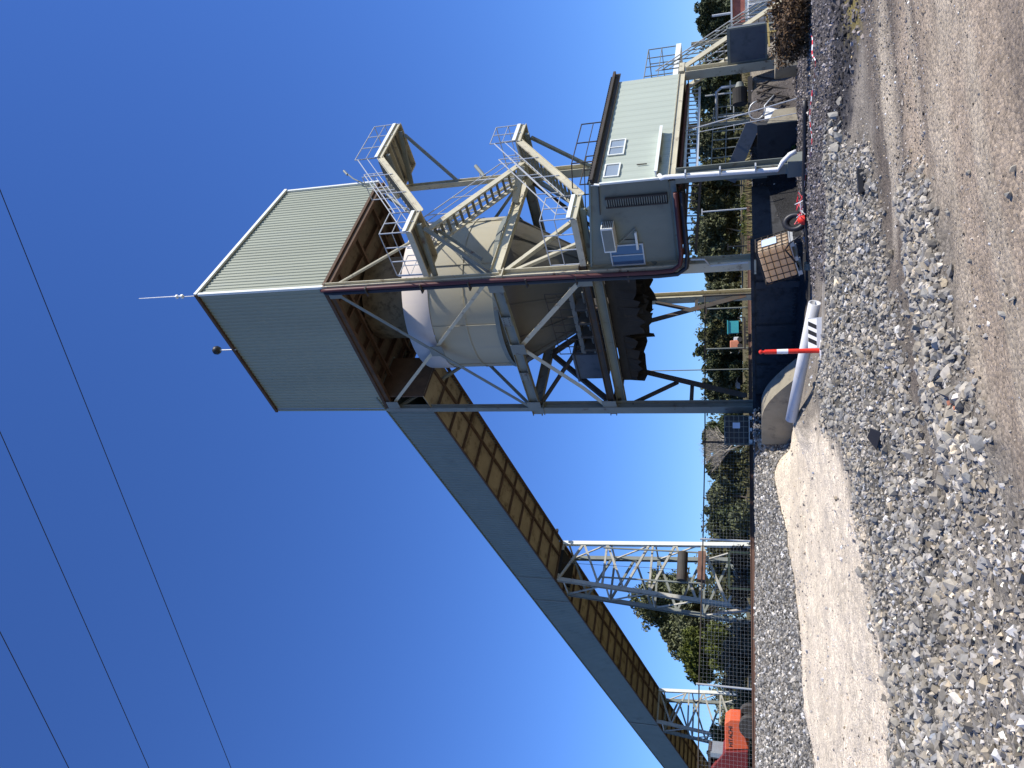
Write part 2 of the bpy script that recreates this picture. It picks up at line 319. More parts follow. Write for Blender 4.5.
def albedo(x, y):
    c = np.tile(C3([.235, .205, .165]), (len(x), 1))
    def lay(w, col): nonlocal c; w = w[:, None]; c = c*(1-w) + C3(col)*w
    lay(zone(x, y, Z_DARK, .5), [.09, .08, .075]); lay(zone(x, y, Z_BLACK, .3), [.045, .043, .045]); lay(zone(x, y, Z_OLIVE, .3), [.21, .17, .06])
    lay(zone(x, y, Z_ROAD, .3, .15), [.375, .30, .22])
    lay(zone(x, y, Z_STRIP, .35, .2), [.145, .12, .096])
    lay(zone(x, y, Z_STRIP, .35, .2)*sstep(.12, .3, vnoise(x*.2+y*.1, (y*.93-x*.2)*1.7, 1., 48)), [.36, .31, .24])
    lay(zone(x, y, Z_ROCKA, .4), [.13, .12, .10]); lay(zone(x, y, Z_ROCKB, .2, .1), [.14, .125, .105]); lay(zone(x, y, Z_PALE, .3), [.24, .215, .175])
    lay(zone(x, y, Z_SAND, .45, .4), [.66, .565, .43])
    P = CREST; d = pdist(x, y, P, False); s = np.where(inpoly(x, y, P+[(400, 400), (-400, 400), (-400, -40)]), d, -d)
    ab = ((x-O_.x)*A_.x+(y-O_.y)*A_.y); bb = ((x-O_.x)*B_.x+(y-O_.y)*B_.y)
    sh = sstep(-3.1, -2.4, s)*sstep(9.0, 9.8, ab+s*.0+np.where(s < 0, -s, 0)); lay(sh*sstep(6.5, 3.5, s), [.07, .066, .06])      # ballast bank
    pit = sstep(9, 7.5, ab)*sstep(-4.6, -3.8, ab)*sstep(-2.8, -2.2, bb + .6*vnoise(x, y, 1.2, 44))*sstep(3.6, 3.0, bb); lay(pit, [.03, .03, .031])  # shadow under the bin painted into the ground colour, with coal dust
    lay(sstep(5, 8, s)*(y > 20), [.15, .125, .07])
    lay(sstep(5, 8, s)*(y > 40)*sstep(-.1, .15, vnoise(x, y, .12, 50)), [.115, .10, .05])
    tr = zone(x, y, Z_ROAD, .3, .15)*sstep(.05, .3, vnoise(x*.25+y*.08, (y*.93-x*.36)*2.2, 1., 41)); lay(tr*.7, [.46, .39, .29])
    tr = zone(x, y, Z_ROAD, .3, .15)*sstep(.1, .35, vnoise(x*.25+y*.08, (y*.93-x*.36)*2.6, 1., 43)); lay(tr*.65, [.24, .195, .15])
    c *= (1 + .28*vnoise(x, y, 1.3, 45) + .22*vnoise(x, y, 6, 46))[:, None]
    return np.clip(c, .01, .9)
ca = me.color_attributes.new('soil', 'FLOAT_COLOR', 'POINT')
cc = albedo(gx.ravel(), gy.ravel()); ca.data.foreach_set('color', np.concatenate([cc, np.ones((nv, 1))], 1).ravel())
mg = bpy.data.materials.new('ground_soil'); mg.use_nodes = True; n = mg.node_tree.nodes; l = mg.node_tree.links; p = n['Principled BSDF']
p.inputs['Roughness'].default_value = .95; p.inputs['Specular IOR Level'].default_value = .15
at_ = n.new('ShaderNodeAttribute'); at_.attribute_name = 'soil'
tc = n.new('ShaderNodeTexCoord'); vo = n.new('ShaderNodeTexVoronoi'); vo.inputs['Scale'].default_value = 26; l.new(tc.outputs['Object'], vo.inputs['Vector'])
nz = n.new('ShaderNodeTexNoise'); nz.inputs['Scale'].default_value = 45; nz.inputs['Detail'].default_value = 8; nz.inputs['Roughness'].default_value = .75; l.new(tc.outputs['Object'], nz.inputs['Vector'])
mr = n.new('ShaderNodeMapRange'); mr.inputs[1].default_value = .25; mr.inputs[2].default_value = .75; mr.inputs[3].default_value = .62; mr.inputs[4].default_value = 1.38; l.new(nz.outputs['Fac'], mr.inputs[0])
vr = n.new('ShaderNodeSeparateColor'); l.new(vo.outputs['Color'], vr.inputs[0]); m2 = n.new('ShaderNodeMapRange'); m2.inputs[3].default_value = .72; m2.inputs[4].default_value = 1.28; l.new(vr.outputs[0], m2.inputs[0])
mu = n.new('ShaderNodeMath'); mu.operation = 'MULTIPLY'; l.new(mr.outputs[0], mu.inputs[0]); l.new(m2.outputs[0], mu.inputs[1])
hs = n.new('ShaderNodeHueSaturation'); l.new(at_.outputs['Color'], hs.inputs['Color']); l.new(mu.outputs[0], hs.inputs['Value']); l.new(hs.outputs[0], p.inputs['Base Color'])
ad = n.new('ShaderNodeMath'); ad.operation = 'SUBTRACT'; l.new(nz.outputs['Fac'], ad.inputs[0]); l.new(vo.outputs['Distance'], ad.inputs[1])
bp = n.new('ShaderNodeBump'); bp.inputs['Strength'].default_value = .8; bp.inputs['Distance'].default_value = .025; l.new(ad.outputs[0], bp.inputs['Height']); l.new(bp.outputs[0], p.inputs['Normal'])
me.materials.append(mg); ground = bpy.data.objects.new('ground', me); COL.objects.link(ground); props(ground, kind='structure')
def gh1(x, y): return float(height(np.array([x]), np.array([y]))[0])

# ------------------------------------------------------------------ stones
CUBE = (np.array([(-1,-1,-1),(1,-1,-1),(1,1,-1),(-1,1,-1),(-1,-1,1),(1,-1,1),(1,1,1),(-1,1,1)], float)*.72, np.array([(0,3,2),(0,2,1),(4,5,6),(4,6,7),(0,1,5),(0,5,4),(1,2,6),(1,6,5),(2,3,7),(2,7,6),(3,0,4),(3,4,7)]))
def ico():
    t = (1+5**.5)/2
    v = np.array([(-1,t,0),(1,t,0),(-1,-t,0),(1,-t,0),(0,-1,t),(0,1,t),(0,-1,-t),(0,1,-t),(t,0,-1),(t,0,1),(-t,0,-1),(-t,0,1)], float)/math.hypot(1, t)
    f = np.array([(0,11,5),(0,5,1),(0,1,7),(0,7,10),(0,10,11),(1,5,9),(5,11,4),(11,10,2),(10,7,6),(7,1,8),(3,9,4),(3,4,2),(3,2,6),(3,6,8),(3,8,9),(4,9,5),(2,4,11),(6,2,10),(8,6,7),(9,8,1)])
    return v, f
OCT = (np.array([(1,0,0),(-1,0,0),(0,1,0),(0,-1,0),(.3,.2,1),(-.2,-.3,1),(0,0,-1)], float), np.array([(0,2,4),(2,1,4),(1,5,4),(1,3,5),(3,0,5),(0,4,5),(2,0,6),(1,2,6),(3,1,6),(0,3,6)]))
def rocks_mesh(name, pts, size, col, base, flat=.65):
    N = len(pts); bv, bf = base; k = len(bv)
    V = np.tile(bv, (N, 1, 1)); V = V*(1 + .24*(rng.random((N, k, 1))-.5)*2) + .22*(rng.random((N, k, 3))-.5)*2
    V *= (np.stack([rng.uniform(.7, 1.3, N), rng.uniform(.6, 1.1, N), rng.uniform(.45, .9, N)*flat/.65], -1))[:, None, :]
    q = rng.normal(size=(N, 4)); q[:, 1:3] *= .55; q /= np.linalg.norm(q, axis=1)[:, None]; w, x, y, z = q[:, 3], q[:, 0]*.6, q[:, 1]*.6, q[:, 2]
    w = np.sqrt(np.clip(1-x*x-y*y-z*z, 0, 1))
    Rm = np.stack([1-2*(y*y+z*z), 2*(x*y-z*w), 2*(x*z+y*w), 2*(x*y+z*w), 1-2*(x*x+z*z), 2*(y*z-x*w), 2*(x*z-y*w), 2*(y*z+x*w), 1-2*(x*x+y*y)], -1).reshape(N, 3, 3)
    V = np.einsum('nij,nkj->nki', Rm, V)*size[:, None, None] + pts[:, None, :]
    F = bf[None] + (np.arange(N)*k)[:, None, None]
    me = bpy.data.meshes.new(name); me.vertices.add(N*k); me.vertices.foreach_set('co', V.ravel())
    F = F.reshape(-1, 3); me.loops.add(F.size); me.loops.foreach_set('vertex_index', F.ravel()); me.polygons.add(len(F))
    me.polygons.foreach_set('loop_start', np.arange(len(F))*3); me.polygons.foreach_set('loop_total', np.full(len(F), 3)); me.polygons.foreach_set('use_smooth', np.zeros(len(F), bool)); me.update()
    at = me.color_attributes.new('stone', 'FLOAT_COLOR', 'POINT'); c = np.repeat(np.concatenate([col, np.ones((N, 1))], 1), k, 0); at.data.foreach_set('color', c.ravel())
    me.materials.append(m_stone); o = bpy.data.objects.new(name, me); COL.objects.link(o); return o
m_stone = bpy.data.materials.new('crushed_stone'); m_stone.use_nodes = True; n = m_stone.node_tree.nodes; l = m_stone.node_tree.links; p = n['Principled BSDF']
p.inputs['Roughness'].default_value = .85; p.inputs['Specular IOR Level'].default_value = .3
a_ = n.new('ShaderNodeAttribute'); a_.attribute_name = 'stone'; nz = n.new('ShaderNodeTexNoise'); nz.inputs['Scale'].default_value = 25; nz.inputs['Detail'].default_value = 5
tc = n.new('ShaderNodeTexCoord'); l.new(tc.outputs['Object'], nz.inputs['Vector']); mr = n.new('ShaderNodeMapRange'); mr.inputs[1].default_value = .3; mr.inputs[2].default_value = .7; mr.inputs[3].default_value = .82; mr.inputs[4].default_value = 1.18
l.new(nz.outputs['Fac'], mr.inputs[0]); hs = n.new('ShaderNodeHueSaturation'); l.new(a_.outputs['Color'], hs.inputs['Color']); l.new(mr.outputs[0], hs.inputs['Value']); l.new(hs.outputs[0], p.inputs['Base Color'])
def scatter(n, xr, yr, dens, far=1.6):
    """random ground points; dens(x,y) -> 0..1 keep probability"""
    u = rng.random(n); y = (yr[0]**far + u*(yr[1]**far-yr[0]**far))**(1/far) if far else rng.uniform(*yr, n)
    t = rng.uniform(-1, 1, n); x = xr(y)[0] + (t+1)/2*(xr(y)[1]-xr(y)[0])
    k = rng.random(n) < dens(x, y); return x[k], y[k]
def greys(n, base, var=.3, warm=.06):
    v = np.exp(rng.normal(0, var, n)); h = rng.normal(0, warm, n); c = np.array(base)[None]*v[:, None]*np.stack([1+h, 1+h*.3, 1-h], -1); return np.clip(c, .01, .85)
wide = lambda y: (-.62*y-1.5, .62*y+1.5)
def place(name, x, y, s, col, base=OCT, sink=.15):
    z = height(x, y) + s*sink; return rocks_mesh(name, np.stack([x, y, z], -1), s, col, base)
def sdist_crest(x, y):
    d = pdist(x, y, CREST, False); return np.where(inpoly(x, y, CREST+[(400, 400), (-400, 400), (-400, -40)]), d, -d)
def abof(x, y): return ((x-O_.x)*A_.x+(y-O_.y)*A_.y), ((x-O_.x)*B_.x+(y-O_.y)*B_.y)
# coarse grey rock spread
x, y = scatter(46000, wide, (3.6, 22), lambda x, y: zone(x, y, Z_ROCKA, .3, .3)*(.55+.9*sstep(-.15, .25, vnoise(x, y, .9, 60)))*(x < 9), 1.5)
s = np.exp(rng.normal(math.log(.031), .42, len(x)))*(1+.25*sstep(-.1, .3, vnoise(x, y, .7, 61))); s = np.clip(s, .014, .075)
props(place('grey_rock_spread', x, y, s, greys(len(x), (.265, .243, .203), .32, .05), ico()), kind='stuff')
x, y = scatter(11000, lambda y: (-1.6+0*y, 2.5+0*y), (5.4, 9.5), lambda x, y: zone(x, y, Z_ROCKB, .15, .1), 1)
s = np.clip(np.exp(rng.normal(math.log(.026), .42, len(x))), .011, .065)
props(place('grey_rock_windrow', x, y, s, greys(len(x), (.275, .25, .207), .33, .05), ico()), kind='stuff')
x, y = scatter(60000, wide, (3.4, 14), lambda x, y: np.maximum(zone(x, y, Z_PALE, .3), .75*np.maximum(zone(x, y, Z_ROCKA, .3), zone(x, y, Z_ROCKB, .2)))*.95, 1.5)
s = np.clip(np.exp(rng.normal(math.log(.022), .4, len(x))), .009, .06)
props(place('pale_mixed_gravel', x, y, s, greys(len(x), (.31, .28, .235), .42, .07)), kind='stuff')
x, y = scatter(30000, lambda y: (-1+0*y, 16+0*y), (11, 32), lambda x, y: zone(x, y, Z_DARK, .5)*(1-zone(x, y, Z_ROCKA, .2)*.8), 1.2)
bk = zone(x, y, Z_BLACK, .3)[:, None]; s = np.clip(np.exp(rng.normal(math.log(.032), .35, len(x))), .014, .08)
props(place('dark_crushed_gravel', x, y, s, greys(len(x), (.14, .125, .118), .5, .05)*(1-bk*.62)), kind='stuff')
n0 = 70000; aa = rng.uniform(6.0, 11.2, n0); bbq = rng.uniform(-22, -1.2, n0)
x = O_.x + A_.x*aa + B_.x*bbq; y = O_.y + A_.y*aa + B_.y*bbq
s_ = sdist_crest(x, y); k_ = (s_ > -3.2+.4*vnoise(x, y, 1.5, 70)) & (s_ < 1.6) & (y > 13); x, y = x[k_], y[k_]
s = np.clip(np.exp(rng.normal(math.log(.052), .25, len(x))), .028, .09)
props(place('railway_ballast', x, y, s, greys(len(x), (.19, .178, .158), .6, .04), ico(), .45), kind='stuff')
x, y = scatter(15000, wide, (3.2, 26), lambda x, y: .55*zone(x, y, Z_ROAD, .3)+.12+.3*(1-zone(x, y, Z_SAND, .2))*(1-zone(x, y, Z_ROAD, .3)), 1.2)
s = np.clip(np.exp(rng.normal(math.log(.009), .5, len(x))), .004, .05)*np.clip(y/9, .7, 2.6)
props(place('road_pebbles', x, y, s, greys(len(x), (.26, .24, .21), .5, .10)), kind='stuff')
x, y = scatter(7000, wide, (8, 33), lambda x, y: zone(x, y, Z_SAND, .3)*np.clip(.14+.8*sstep(19, 24, y)+.8*sstep(.05, .3, vnoise(x, y, .8, 63))+.8*sstep(.9, .1, pdist(x, y, Z_SAND)), 0, 1), 1.1)
s = np.clip(np.exp(rng.normal(math.log(.022), .4, len(x))), .008, .07)
props(place('sand_patch_gravel', x, y, s, greys(len(x), (.40, .36, .31), .4, .08)), kind='stuff')
x, y = scatter(26000, wide, (3.2, 12), lambda x, y: zone(x, y, Z_ROAD, .3)*(.35+1.2*sstep(-.1, .25, vnoise(x, y, .6, 66))), 1.5)
s = np.clip(np.exp(rng.normal(math.log(.0065), .45, len(x))), .003, .022)*np.clip(y/7, .8, 1.8)
props(place('road_grit', x, y, s, greys(len(x), (.27, .235, .19), .6, .08)), kind='stuff')
# larger separate stones
protos = []
for k in range(6):
    o = rocks_mesh('large_rock', np.zeros((1, 3)), np.array([1.]), greys(1, (.29, .27, .225), .15, .03), ico()); protos.append(o)
spots = []
zl = [(Z_ROCKA, 40, .06, .095), (Z_ROCKB, 20, .045, .07)]
for P, cnt, s0, s1 in zl:
    xs, ys = scatter(6000, wide, (5.6, 18), lambda x, y: inpoly(x, y, P)*(pdist(x, y, P) > .15)*1., 1.0)
    for i in range(min(cnt, len(xs))): spots.append((xs[i], ys[i], random.uniform(s0, s1), 'broken grey rock among the spread of crushed stone' if P is Z_ROCKA else 'angular grey rock in the windrow along the dirt road', 'rocks lying in the crushed stone' if P is Z_ROCKA else 'rocks in the windrow'))
xs, ys = scatter(3000, lambda y: (4+0*y, 6+0*y), (14.0, 18.5), lambda x, y: 1.0*(np.abs(x-(6.6-.12*y*1.0)+.3) < .6), 1)
for i in range(14): spots.append((xs[i], ys[i], random.uniform(.06, .12), 'pale rounded rock in the row beside the dark gravel', 'pale rocks beside the dark gravel'))
for (px, py) in ((974, 172), (1018, 168), (1014, 195), (973, 261), (1005, 315), (1015, 298), (952, 213), (868, 232)):
    d = cF + cR*((768-py)-384)/FPX + cU*(512-px)/FPX; q = CAM + d*(-1.6/d.z); spots.append((q.x, q.y, .032, 'small loose stone lying alone on the bare dirt road', 'loose stones on the dirt road'))
used = set()
for i, (x, y, s, lb, gp) in enumerate(spots):
    k = i % 6; o = protos[k] if k not in used else protos[k].copy()
    if k in used: COL.objects.link(o)
    used.add(k); o.location = (x, y, gh1(x, y)+s*.25); o.scale = (s, s, s); o.rotation_euler = (random.uniform(-.4, .4), random.uniform(-.4, .4), random.uniform(0, 6.28)); props(o, lb, 'rock', gp)

# ================================================================== THE LOADING BIN (plant frame: a = left-far, b = right-far)
LA, LB = 8.05, 7.85
cb2 = 7.15                                         # far column row
# ---- supporting steel frame
fr = thing('steel_support_frame', 'cream steel column frame, shaded sides toned grey green, with beams and diagonal braces carrying the big loading bin', 'steel frame', (4, 3.6, GZ), True)
def part(mb, name, m, parent, **k): return mb.build(name, m, parent, **k)
cols = [(0, 0, 1.45), (LA, 0, 1.45), (0, cb2, 7.4), (LA, cb2+.2, 1.45)]
for i, (a, b, z0) in enumerate(cols):
    mb = MB(); m_ = m_gsteel if i in (1,) else m_steel  # left column takes the shade-toned steel
    mb.ibeam(T(a, b, z0), T(a, b, 11.25), .42, .42, UB, .035); mb.ibeam(T(a, b, 11.25), T(a, b, 19.2), .26, .26, UB, .03)
    if z0 < 3: mb.box(T(a-.32, b-.32, z0-.02), T(a+.32, b+.32, z0+.05))
    mb.box(T(a-.25, b-.25, 11.0), T(a+.25, b+.25, 11.05))
    part(mb, 'column', m_, fr)
def beam(a0, b0, z0, a1, b1, z1, w, h, m_=None, name='beam', up=UZ):
    return part(MB().ibeam(T(a0, b0, z0), T(a1, b1, z1), w, h, up, .028), name, m_ or m_gsteel, fr)
for z, h in ((11.42, .46),):
    beam(.22, -.02, z, LA+.45, -.02, z, .26, h); beam(0, .22, z, 0, cb2-.2, z, .26, h, m_steel); beam(.2, cb2, z, LA-.2, cb2, z, .26, h); beam(LA, .2, z, LA, cb2, z, .26, h)
beam(-.3, .02, 7.78, LA+.5, .02, 7.78, .22, .30, m_dsteel); beam(.2, .5, 7.42, LA+.3, .5, 7.42, .3, .40); beam(0, .24, 7.7, 0, cb2, 7.7, .24, .3, m_steel)
beam(.2, cb2, 7.6, LA, cb2, 7.6, .25, .35, m_dsteel); beam(LA, .2, 7.6, LA, cb2, 7.6, .25, .35, m_dsteel)
for z in (19.0,): beam(0, 0, z, LA, 0, z, .2, .3, m_brown); beam(0, .15, z, 0, LB, z, .2, .3, m_brown); beam(LA, .15, z, LA, LB, z, .2, .3, m_brown); beam(.15, cb2, z, LA, cb2, z, .2, .3, m_brown)
def brace(p, q, w, m_=None, name='brace', rnd=False):
    mb = MB(); P, Q = T(*p), T(*q)
    if rnd: mb.tube(P, Q, w/2, 8)
    else: mb.prof(P, Q, [(-w/2,-w/2),(w/2,-w/2),(w/2,-w/2+.02),(-w/2+.02,-w/2+.02),(-w/2+.02,w/2),(-w/2,w/2)], UB if abs(P.x-Q.x) < .1 else UA)
    return part(mb, name, m_ or m_gsteel, fr)
brace((.3, -.05, 18.7), (LA-.2, -.05, 11.7), .15, m_gsteel); brace((LA-.2, .08, 18.9), (.2, .08, 11.8), .15, m_steel)
brace((3.95, 0, 11.2), (6.6, 0, 8.9), .20, m_steel); brace((6.6, 0, 8.9), (LA-.1, 0, 7.95), .20, m_steel); brace((3.9, .05, 11.2), (.4, .05, 7.95), .20, m_steel)
brace((0, .2, 18.5), (0, cb2-.2, 11.7), .14, m_steel, rnd=True); brace((.1, cb2-.2, 18.5), (.1, .2, 11.8), .13, m_gsteel, rnd=True)
brace((0, .15, 11.1), (0, 4.2, 8.0), .18, m_steel); brace((.06, .1, 11.1), (.06, 2.1, 7.9), .14, m_steel); brace((0, cb2-.2, 11.1), (0, 3.8, 8.0), .16, m_gsteel)
brace((LA, .1, 18.6), (LA, cb2, 11.7), .13, m_gsteel); brace((LA, cb2, 18.6), (LA, .1, 11.7), .13, m_gsteel)
brace((LA, .5, 1.9), (LA, 2.45, 7.6), .30, m_dsteel); brace((LA, cb2, 1.9), (LA, 5.2, 7.5), .30, m_dsteel)
brace((LA, .2, 4.25), (LA, 1.3, 4.25), .16, m_dsteel); brace((LA, .2, 6.9), (LA, 1.5, 4.9), .14, m_dsteel)
brace((LA, cb2-.1, 4.25), (LA, 6.4, 4.25), .16, m_dsteel); brace((LA, cb2-.1, 6.3), (LA, 6.35, 4.4), .14, m_dsteel)
brace((LA-.2, .2, 11.1), (LA-3.6, 3.2, 7.8), .2, m_dsteel, rnd=True); brace((LA-.2, cb2-.2, 11.1), (LA-3.2, 4, 8.6), .2, m_dsteel, rnd=True); brace((LA, 3.5, 11.2), (LA, .4, 8), .22, m_dsteel); brace((LA, 3.6, 11.2), (LA, cb2-.3, 8), .22, m_dsteel)
brace((.3, cb2, 11.2), (4, cb2, 8), .18, m_dsteel); brace((LA-.3, cb2, 11.2), (4, cb2, 8), .18, m_dsteel); brace((.3, cb2, 18.7), (LA-.3, cb2, 11.8), .15); brace((LA-.3, cb2, 18.7), (.3, cb2, 11.8), .15)

for (a, b, z, fa) in ((.35, -.2, 11.42, 1), (LA-.3, -.2, 11.42, 1), (3.95, -.2, 11.3, 1), (.3, -.17, 7.8, 1), (LA-.3, -.17, 7.85, 1), (.28, -.12, 18.75, 1), (LA-.3, -.12, 18.75, 1), (4.02, -.09, 15.2, 1)):
    part(MB().box(T(a-.3, b, z-.32), T(a+.3, b+.02, z+.32)), 'gusset_plate', m_gsteel, fr)
for a in (2.3, 5.7):
    part(MB().box(T(a-.25, -.19, 11.22), T(a+.25, -.155, 11.62)), 'splice_plate', m_gsteel, fr)
    mb = MB()
    for k in range(5):
        for q in (11.3, 11.54): mb.tube(T(a-.2+.1*k, -.21, q), T(a-.2+.1*k, -.19, q), .018, 6)
    part(mb, 'bolts', m_dsteel, fr)
# ---- storage bin: banded cylinder, cone, outlet
SC = T(4.0, 3.75, 0)
silo = thing('storage_bin', 'beige cylindrical steel storage bin with a pale band round its top, held inside the frame', 'storage bin', (4.0, 3.75, 8), True)
n64 = 64
part(MB().lathe(SC, [(3.5, 12.1), (3.5, 15.2)], n64), 'shell', m_silo, silo, smooth=True)
part(MB().lathe(SC, [(3.53, 15.2), (3.53, 16.45), (2.0, 16.55)], n64), 'band', m_band, silo, smooth=True)
part(MB().lathe(SC, [(2.0, 16.7), (2.0, 19.25)], n64), 'inlet_collar', m_brown2, silo, smooth=True)
part(MB().lathe(SC, [(3.56, 12.0), (3.56, 12.2), (3.5, 12.2)], n64), 'skirt_ring', m_gsteel, silo, smooth=False)
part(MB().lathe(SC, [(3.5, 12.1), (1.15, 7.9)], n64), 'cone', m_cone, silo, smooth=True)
part(MB().lathe(SC, [(3.535, 13.55), (3.535, 13.65)], n64), 'weld_seam', m_silo, silo)
for k in range(8):
    t = math.pi/4*k+.3; c, s_ = math.cos(t), math.sin(t)
    part(MB().bar(SC+Vector((3.53*c, 3.53*s_, 12.1)), SC+Vector((3.53*c, 3.53*s_, 15.2)), .05, .04, Vector((c, s_, 0))), 'vertical_seam', m_silo, silo)
for k in range(12):
    t = math.pi/6*k; c, s_ = math.cos(t), math.sin(t)
    part(MB().bar(SC+Vector((3.45*c, 3.45*s_, 12.0)), SC+Vector((1.3*c, 1.3*s_, 8.1)), .06, .10, Vector((c, s_, .5))), 'cone_stiffener', m_cone, silo)

# ---- discharge feeder under the bin
fd = thing('discharge_feeder', 'coal blackened feeder housing with torn rubber skirts hanging below the bin cone', 'feeder', (4, 3.5, 6), True)
part(MB().box(T(1.0, .9, 6.9), T(7.2, 6.2, 7.25)).box(T(2.2, 1.8, 7.25), T(6, 5.4, 8.1)), 'housing', m_coal, fd)
def skirt(p, q, ztop, zb, seed):
    r = random.Random(seed); p, q = Vector(p), Vector(q); n_ = 14; vs = []; fs = []
    for i in range(n_+1):
        t = i/n_; c = p.lerp(q, t); off = Vector((r.uniform(-.12, .12), r.uniform(-.12, .12), 0)); z = zb + r.uniform(-.16, .22)
        for th in (0, .02):
            vs += [Vector((c.x+th, c.y, ztop)), Vector((c.x+off.x+th, c.y+off.y, z))]
    for i in range(n_):
        k = 4*i; fs += [(k, k+1, k+5, k+4), (k+2, k+6, k+7, k+3), (k+1, k+3, k+7, k+5)]
    return MB().add(vs, fs)
for i, (p, q, zb) in enumerate(((T(1.0, .9, 0), T(4.4, .9, 0), 6.0), (T(4.4, .95, 0), T(7.2, .95, 0), 6.45), (T(1.0, .9, 0), T(1.0, 6.2, 0), 6.0), (T(7.2, .9, 0), T(7.2, 6.2, 0), 6.3), (T(1, 6.2, 0), T(7.2, 6.2, 0), 6.2), (T(2.6, 2.2, 0), T(6.0, 2.4, 0), 5.9), (T(3.2, 1, 0), T(3.2, 5.5, 0), 5.9))):
    part(skirt(p, q, 6.95, zb, i), 'rubber_skirt', m_rubber, fd)
part(MB().box(T(6.0, 1.4, 8.15), T(7.6, 2.8, 9.4)).box(T(5.9, 1.3, 9.4), T(7.7, 2.9, 9.5)).box(T(5.9, 1.3, 8.05), T(7.7, 2.9, 8.15)), 'gearbox_cover', m_blue, fd)
for a in (2.6, 3.4, 4.2, 5.0): part(MB().box(T(a, .75, 7.3), T(a+.12, 1.4, 8.7)), 'slide_gate_guide', m_dsteel, fd)
part(MB().box(T(2.0, 1.1, 8.75), T(5.6, 1.5, 8.95)).box(T(2.0, 1.1, 8.3), T(5.6, 1.16, 8.36)), 'service_walkway', m_grate, fd)
mb = MB()
for k in range(9): mb.tube(T(2.0+k*.45, 1.1, 8.9), T(2.0+k*.45, 1.1, 9.95), .022, 6)
mb.tube(T(2, 1.1, 9.95), T(5.6, 1.1, 9.95), .022, 6).tube(T(2, 1.1, 9.45), T(5.6, 1.1, 9.45), .018, 6)
part(mb, 'handrail', m_dsteel, fd)

# ---- head house
ZB, ZT, ZR = 19.18, 25.8, 24.58
hh = thing('conveyor_head_house', 'big pale green ribbed box with sloping roof on top of the loading bin', 'head house', (4, 3.9, ZB), True)
rz = lambda b: ZT + (ZR-ZT)*b/LB
part(MB().corr(T(0, 0, 0), UA, LA, -UB, ZB, ZT, .21, .035), 'wall', m_clad, hh)
part(MB().corr(T(0, 0, 0), UB, LB, -UA, ZB, lambda t: rz(t), .21, .035), 'wall', m_clad, hh)
part(MB().corr(T(LA, 0, 0), UB, LB, UA, ZB, lambda t: rz(t), .21, .035), 'wall', m_clad, hh)
part(MB().corr(T(0, LB, 0), UA, LA, UB, ZB, ZR, .21, .035), 'wall', m_clad, hh)
part(MB().prof(T(-.08, 0, 0), T(LA+.08, 0, 0), [(-LB-.1, ZR-.02), (.1, ZT), (.1, ZT+.07), (-LB-.1, ZR+.05)], UZ) if False else MB().add([T(-.08,-.08,ZT), T(LA+.08,-.08,ZT), T(LA+.08,LB+.1,ZR), T(-.08,LB+.1,ZR), T(-.08,-.08,ZT+.06), T(LA+.08,-.08,ZT+.06), T(LA+.08,LB+.1,ZR+.06), T(-.08,LB+.1,ZR+.06)], [(0,1,2,3),(7,6,5,4),(0,4,5,1),(1,5,6,2),(2,6,7,3),(3,7,4,0)]), 'roof', m_clad, hh)
tr = MB().bar(T(-.05, -.05, ZB), T(-.05, -.05, ZT-.02), .12, .12, UB)
part(tr, 'corner_flashing', m_trim, hh)
part(MB().bar(T(-.10, -.12, ZT-.04), T(-.10, LB+.12, ZR-.04), .10, .16), 'roof_flashing', m_trim, hh)
part(MB().bar(T(-.1, -.10, ZT-.06), T(LA+.1, -.10, ZT-.06), .12, .14), 'eaves_gutter', m_brown, hh)
part(MB().bar(T(-.05, LB+.05, ZB), T(-.05, LB+.05, ZR-.05), .1, .1, UB), 'corner_flashing', m_trim, hh)
part(MB().bar(T(LA+.05, -.05, ZB), T(LA+.05, -.05, ZT-.05), .08, .08, UB), 'corner_flashing', m_clad, hh)
part(MB().box(T(.05, .05, ZB+.32), T(LA-.05, LB-.05, ZB+.36)), 'soffit', m_brown2, hh)
for k in range(8): part(MB().ibeam(T(.4+k*1.03, .06, ZB+.18), T(.4+k*1.03, LB-.06, ZB+.18), .1, .24, UZ, .015), 'joist', m_brown, hh)
for b in (1.4, 3.9, 6.3): part(MB().ibeam(T(.05, b, ZB+.02), T(LA-.05, b, ZB+.02), .13, .2, UZ, .015), 'bearer', m_brown, hh)
part(MB().box(T(-.04, -.04, ZB-.02), T(LA+.04, .06, ZB+.14)).box(T(-.04, .06, ZB-.02), T(.06, LB, ZB+.14)).box(T(LA-.06, .06, ZB-.02), T(LA+.04, LB, ZB+.14)).box(T(.06, LB-.06, ZB-.02), T(LA-.06, LB+.04, ZB+.14)), 'bottom_channel', m_brown, hh)
# ---- things on the roof
w = thing('whip_antenna', 'thin white whip antenna rising from the near top corner of the head house', 'antenna', (.15, .1, ZT), True)
part(MB().tube(T(.15, .1, ZT-.5), T(.15, .1, ZT+1.3), .025, 6), 'mast', m_galv, w); part(MB().tube(T(.1, .1, ZT+1.0), T(.1, .1, ZT+3.4), .028, 6, .018), 'whip', m_white, w); part(MB().box(T(.05, .03, ZT+.9), T(.2, .17, ZT+1.02)), 'clamp', m_white, w); part(MB().box(T(.05, .03, ZT+1.2), T(.2, .17, ZT+1.3)), 'clamp', m_white, w)
w = thing('dome_camera', 'black dome camera on a short post above the eaves of the head house', 'camera', (3.45, 0, ZT), True)
part(MB().tube(T(3.45, -.12, ZT-.2), T(3.45, -.12, ZT+.85), .03, 8), 'post', m_galv, w)
mb = MB().lathe(T(3.45, -.12, 0), [(.02, ZT+.72), (.16, ZT+.76), (.22, ZT+.88), (.2, ZT+1.02), (.1, ZT+1.12), (.01, ZT+1.14)], 20); part(mb, 'dome', m_black, w, smooth=True)
